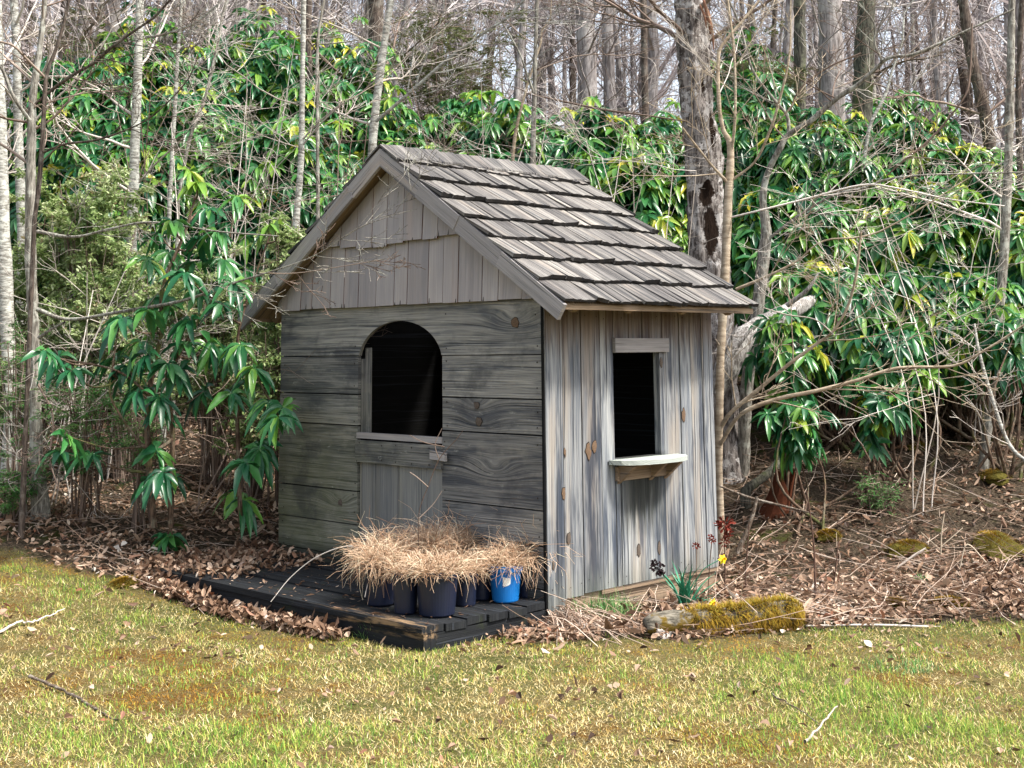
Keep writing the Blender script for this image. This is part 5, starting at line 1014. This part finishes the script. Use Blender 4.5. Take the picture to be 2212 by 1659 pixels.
# one long grass stem arching over the deck; tall dead stem before the door
def stem_obj(name, label, polys, mat, cat, sides=5):
    PB, RB = zip(*[vpoly(p, 6) for p in polys]); o0 = PB[0][0]; v, f, r = tubes(list(PB), list(RB), sides); o = link(name, mesh(name, v, [f], mat, {'rnd': r}, smoothf=True, origin=o0)); o.location = Vector(o0); return tag(o, label, cat)
# parts of the earlier trees were given local coordinates by their root; these stand alone
stem_obj('wild_grass', 'single long dry grass stem arching over the empty half of the deck', [[(788, 1290, 8.0, 2), (800, 1215, 8.15, 2.6), (760, 1180, 8.3, 2.6), (690, 1200, 8.4, 2.4), (630, 1245, 8.45, 2), (585, 1300, 8.4, 1.5)]], TW_pale, 'grass')
stem_obj('dead_weed', 'tall thin branching dead stem standing in front of the half door', [[(905, 1200, 8.15, 1.6), (905, 1110, 8.15, 1.8), (925, 1050, 8.15, 2), (950, 990, 8.15, 2), (985, 950, 8.15, 1.6), (1000, 930, 8.15, 1.2)], [(948, 990, 8.15, 2), (940, 960, 8.15, 2), (955, 925, 8.15, 1.4)], [(925, 1052, 8.15, 2.5), (900, 1030, 8.15, 2), (885, 1020, 8.15, 1.5)], [(960, 965, 8.15, 2.5), (915, 955, 8.15, 2), (885, 940, 8.15, 1.5)], [(905, 1120, 8.15, 3), (935, 1090, 8.15, 2), (955, 1060, 8.15, 1.4)]], TW_brown, 'plant')

# heap of dry stems trailing from the deck's corner over the stones
q = np.random.default_rng(950); PB, RB = [], []
for k in range(230):
    a = G(q.uniform(1130, 1240), q.uniform(1325, 1350)) + q.normal(size=3) * .04; e = G(q.uniform(1200, 1430), q.uniform(1345, 1405)); e = a + (e - a) * q.uniform(.4, 1)
    m = (a + e) / 2 + np.array([0, 0, q.uniform(.02, .09)]) + q.normal(size=3) * .02; s = spline([a + [0, 0, .02], m, e + [0, 0, .01]], 3); PB.append(s); RB.append(np.full(len(s), q.uniform(.0015, .0032)))
v, f, r = tubes(PB, RB, 3); g0 = PB[0][0]; o = link('dry_stem_heap', mesh('dry_stem_heap', v, [f], M_twiglit, {'rnd': r}, origin=g0)); o.location = Vector(g0); tag(o, 'heap of pale dry stems trailing right from the corner of the deck', 'dry stems', kind='stuff')

# green grass tufts
M_tuft = tintmat('green_tuft', [(0, (.03, .14, .04)), (.5, (.09, .25, .06)), (.85, (.25, .36, .13)), (1, (.55, .5, .28))], .6, .3, .25)
def tuft(label, vx, vy, n, rad, L, seed, sp=.5):
    q = np.random.default_rng(seed); c = G(vx, vy); a = q.uniform(0, 6.28, n); s = rad * np.sqrt(q.uniform(0, 1, n)); B = np.stack([s * np.cos(a) * 1.3, s * np.sin(a), np.zeros(n) - .005], 1)
    v, f4, f3, rr = blades(B, L * q.uniform(.5, 1.2, n), q.uniform(.003, .006, n), q.uniform(0, 6.28, n), np.abs(q.normal(size=n)) * sp, q.uniform(.1, 1., n), q.uniform(0, 1, n)); o = link('grass_tuft', mesh('grass_tuft', v, [f3, f4], M_tuft, {'rnd': rr})); o.location = Vector(c); tag(o, label, 'grass tuft')
tuft('vivid green grass tuft in front of the deck, left of its tip', 812, 1378, 260, .07, .12, 1); tuft('small green tuft right at the tip of the deck', 880, 1392, 120, .05, .10, 2); tuft('green grass clump at the foot of the side wall beside the corner board', 1290, 1335, 900, .19, .17, 3, .7); tuft('sparse green tuft in the lawn right of the deck tip', 1085, 1358, 120, .07, .08, 4); tuft('wispy grass at the base of the corner board', 1210, 1335, 200, .1, .2, 5, .8)
tuft('dark green tuft in the lawn at the middle right', 1945, 1440, 300, .16, .05, 6, .9); tuft('small green sprig in the litter right of the moss log', 1990, 1262, 90, .04, .09, 7)

# ------------------------------------------------------------------ daffodils, dead heads, stalks
M_daf = plain('daffodil_leaf', (.03, .20, .11), .45, .4, .4, 20.); M_yel = plain('daffodil_petal', (.85, .68, .02), .5, .3, .15, 40.); M_cup = plain('daffodil_cup', (.85, .50, .01), .5, .3)
def daffodil():
    q = np.random.default_rng(31); c = G(1480, 1316); root = empty('daffodil_plant', c, 'blue-green daffodil clump with two yellow flowers by the base of the side wall', 'flower'); vs, fs, n0 = [], [], 0
    for k in range(38):
        az = q.uniform(0, 6.28); ln = abs(q.normal()) * .4 + .03; L = q.uniform(.2, .36); p = np.array([q.normal() * .02, q.normal() * .02, -.01]); d = unit(np.array([math.cos(az) * math.sin(ln), math.sin(az) * math.sin(ln), math.cos(ln)])); s = unit(np.cross(d, [0, 0, 1.]) + 1e-3); w = .009; nn = np.cross(s, d)
        for j in range(6):
            ww = w * (1 - (j / 5) ** 3); vs += [p - s * ww, p - nn * .002, p + s * ww]
            if j: b0 = n0 + (j - 1) * 3; fs += [[b0, b0 + 1, b0 + 4, b0 + 3], [b0 + 1, b0 + 2, b0 + 5, b0 + 4]]
            p = p + d * L / 5; d = unit(d + np.array([math.cos(az) * .12, math.sin(az) * .12, -.10]))
        n0 += 18
    link('leaves', mesh('leaves', vs, [np.array(fs)], M_daf), root)
    for (vx, vy, dz) in ((1561, 1208, 0), (1540, 1303, 0)):
        t = V(vx, vy, c[1] - .05) - c; P = spline([np.array([.01, 0, 0]), t * .5 + np.array([-.02, 0, .07 if vy < 1250 else .05]), t + np.array([0, .015, .004])], 5)
        st = tube_obj('flower_stem', [P], [np.full(len(P), .0028)], M_daf, 5, root)
        fd = unit(np.array([.35, -.85, .1])); U = unit(np.cross(fd, [0, 0, 1])); W2 = np.cross(U, fd); vs, fs = [t + fd * .004], []
        for k in range(6):
            a = k * 1.0472; d = U * math.cos(a) + W2 * math.sin(a); e = U * -math.sin(a) + W2 * math.cos(a); b0 = len(vs); vs += [t + d * .017 + e * .012 + fd * .004, t + d * .034 - fd * .004, t + d * .017 - e * .012 + fd * .004]; fs.append([0, b0 + 2, b0 + 1, b0])
        fl = link('flower', mesh('flower', vs, [np.array(fs)], M_yel), root)
        n = 10; a = np.arange(n) / n * 6.283; v = np.concatenate([[t + fd * h + (U * math.cos(x) + W2 * math.sin(x)) * r_ for x in a] for h, r_ in ((.004, .006), (.016, .009), (.022, .013))]); i = np.arange(n); link('trumpet', mesh('trumpet', v, [np.concatenate([np.stack([k * n + i, k * n + (i + 1) % n, (k + 1) * n + (i + 1) % n, (k + 1) * n + i], 1) for k in (0, 1)])], M_cup), fl)
daffodil()
M_redhead = plain('dry_red_seedhead', (.16, .03, .02), .9, .1, .4, 80.); M_blackhead = plain('black_seedhead', (.02, .012, .014), .9, .1); M_stalk = plain('dark_stalk', (.10, .06, .045), .85, .1, .3, 60.); M_pstalk = plain('pale_stalk', (.48, .40, .30), .8, .1, .3, 60.)
def stalk(label, pts, heads, ms, mh, hr=.012, extra=(), name='dead_stalk'):
    q = np.random.default_rng(len(label)); P, r = vpoly(pts, 5); g0 = P[0].copy(); g0[2] = min(g0[2], gh(g0[0], g0[1]) - .02); P = np.vstack([g0, P]); r = np.concatenate([[r[0]], r]); root = empty(name, g0, label, 'plant'); A, B = [P], [r]
    for e in extra: a_, b_ = vpoly(e, 4); A.append(a_); B.append(b_)
    tube_obj('stalk', A, B, ms, 5, root, g0)
    for (vx, vy, Y, hv) in heads:
        c = V(vx, vy, Y) - g0; n = 46; d = unit(q.normal(size=(n, 3))); R0 = hv / 2 / F * Y; P0 = c + d * R0 * q.uniform(.3, 1, (n, 1)); v, f3, f4, rr = leaves(P0, d + q.normal(size=(n, 3)) * .5, q.normal(size=(n, 3)), np.full(n, R0 * .7), np.full(n, R0 * .45), np.zeros(n), np.ones(n), np.zeros(n)); link('seed_head', mesh('seed_head', v, [f3, f4], mh), root)
stalk('blackish round seed head on a thick green stalk beside the daffodil', [(1470, 1300, 8.55, 5), (1452, 1262, 8.55, 5), (1425, 1234, 8.5, 4)], [(1420, 1226, 8.5, 26), (1412, 1216, 8.5, 14), (1428, 1236, 8.5, 14)], M_daf, M_blackhead)
stalk('reddish dead flower stalk standing at the right rear corner of the shed', [(1566, 1270, 9.0, 3), (1566, 1200, 9.0, 3), (1564, 1130, 9.0, 3)], [(1566, 1132, 9, 30), (1564, 1170, 9, 18), (1560, 1205, 9, 14), (1572, 1150, 9, 18)], M_stalk, M_redhead)
stalk('short stalk with one red seed head against the side wall boards', [(1504, 1270, 8.7, 2), (1504, 1220, 8.7, 2), (1504, 1182, 8.7, 2)], [(1504, 1180, 8.7, 14)], M_stalk, M_redhead)
stalk('thin stalk with a rusty head, right of the one against the boards', [(1530, 1265, 8.8, 2), (1534, 1210, 8.8, 2), (1538, 1166, 8.8, 2)], [(1538, 1164, 8.8, 16)], M_stalk, M_redhead)
stalk('tall dark stalk with pale bent top standing behind the end of the moss log', [(1763, 1308, 8.8, 7), (1760, 1240, 8.8, 5), (1758, 1180, 8.8, 4), (1750, 1110, 8.8, 3), (1742, 1060, 8.8, 3)], [], M_stalk, M_redhead, extra=[[(1750, 1110, 8.8, 2), (1735, 1060, 8.8, 2), (1720, 1010, 8.8, 2)]])
stalk('straight dark stalk left of the tall bent one', [(1610, 1240, 9.2, 4), (1615, 1180, 9.2, 3), (1618, 1130, 9.2, 2)], [], M_stalk, M_redhead)
stalk('thin brown stalk leaning in the litter right of the moss log', [(1796, 1300, 9, 4), (1804, 1240, 9, 3), (1812, 1160, 9, 2)], [], M_stalk, M_redhead)
stalk('cane bent over in the leaf litter near the right border', [(2060, 1290, 9.4, 3), (2075, 1220, 9.4, 3), (2090, 1176, 9.4, 3), (2130, 1215, 9.4, 3)], [], M_pstalk, M_redhead)
stalk('pale upright straw stalk on the right bank', [(2032, 1210, 10, 3), (2034, 1150, 10, 3), (2040, 1110, 10, 2)], [], M_pstalk, M_redhead, extra=[[(2034, 1190, 10, 2), (1990, 1150, 10, 2)], [(2034, 1180, 10, 2), (2080, 1140, 10, 2)]])
BK_stick = bark('stick_bark', (.05, .035, .025), (.22, .17, .13), (.5, .46, .4), .5, None, 3.)
for i, (pts, lab) in enumerate([([(1555, 1050, 9.9, 5), (1620, 1075, 9.8, 6), (1700, 1095, 9.7, 5), (1760, 1110, 9.6, 3)], 'pale dead branch slanting down to the right of the rear shed corner'), ([(1592, 1195, 9.6, 11), (1612, 1150, 9.6, 10), (1628, 1105, 9.6, 8), (1635, 1072, 9.6, 6)], 'short snapped tan stub leaning in the brush behind the shed corner'), ([(1740, 1352, 8.0, 4), (1900, 1350, 8.0, 5), (2100, 1358, 8.0, 4), (2200, 1364, 8, 2)], 'long pale cane lying along the edge of the lawn at the right'),
        ([(1930, 1232, 9.6, 5), (1975, 1200, 9.6, 6), (2000, 1184, 9.6, 4)], 'bleached stick lying in the litter on the right')]):
    stem_obj('fallen_branch', lab, [pts], BK_stick if 'stub' in lab or 'slanting' in lab else TW_pale, 'branch', 6)

# sticks lying on the lawn
def stick(label, vps, w, mat, seed, knobs=True):
    P = np.array([G(a, b_) + [0, 0, .012 + h] for a, b_, h in vps]); P = spline(P, 6); q = np.random.default_rng(seed); P = P + q.normal(size=P.shape) * .003; r = np.linspace(w, w * .45, len(P)) * (1 + .15 * q.normal(size=len(P))); v, f, rr = tubes([P], [r], 7); o = link('stick', mesh('stick', v, [f], mat, {'rnd': rr}, smoothf=True, origin=P[0])); o.location = Vector(P[0]); return tag(o, label, 'stick')
stick('crooked dark stick lying on the lawn at the lower left', [(62, 1475, .02), (130, 1498, .01), (180, 1520, 0), (225, 1548, 0), (255, 1562, 0)], .009, BK_stick, 1)
stick('pale forked twig at the left border of the lawn', [(-10, 1378, .0), (35, 1358, .02), (70, 1352, .01), (100, 1345, .02), (140, 1330, .03)], .008, TW_pale, 2)
stick('thin straight twig on the lawn at the lower right', [(1665, 1508, .01), (1720, 1540, .01), (1780, 1578, 0)], .004, BK_stick, 3)
stick('bleached broken stick with frayed end on the lower right lawn', [(1740, 1610, 0), (1775, 1580, .02), (1808, 1550, .04)], .007, TW_pale, 4)
q = np.random.default_rng(970); n = 330; y = 4.6 + 3.6 * q.uniform(size=n); x = q.uniform(-.45, .45, n) * y; k = (lawn(x, y) > .8) & ~on_deck(x, y, .05); x, y = x[k], y[k]; n = len(x); az = q.uniform(0, 6.28, n)
v, f3, f4, rr = leaves(np.stack([x, y, gh(x, y) + .02], 1), np.stack([np.cos(az), np.sin(az), q.normal(size=n) * .4], 1), np.stack([q.normal(size=n) * .6, q.normal(size=n) * .6, np.ones(n)], 1), q.uniform(.025, .06, n), q.uniform(.015, .035, n), q.uniform(-.5, .5, n), q.uniform(-1, 2.5, n), q.beta(.8, 1.2, n))
tag(link('lawn_leaves', mesh('lawn_leaves', v, [f3, f4], M_litter, {'rnd': rr})), 'curled dead leaves scattered over the lawn', 'leaves', kind='stuff')
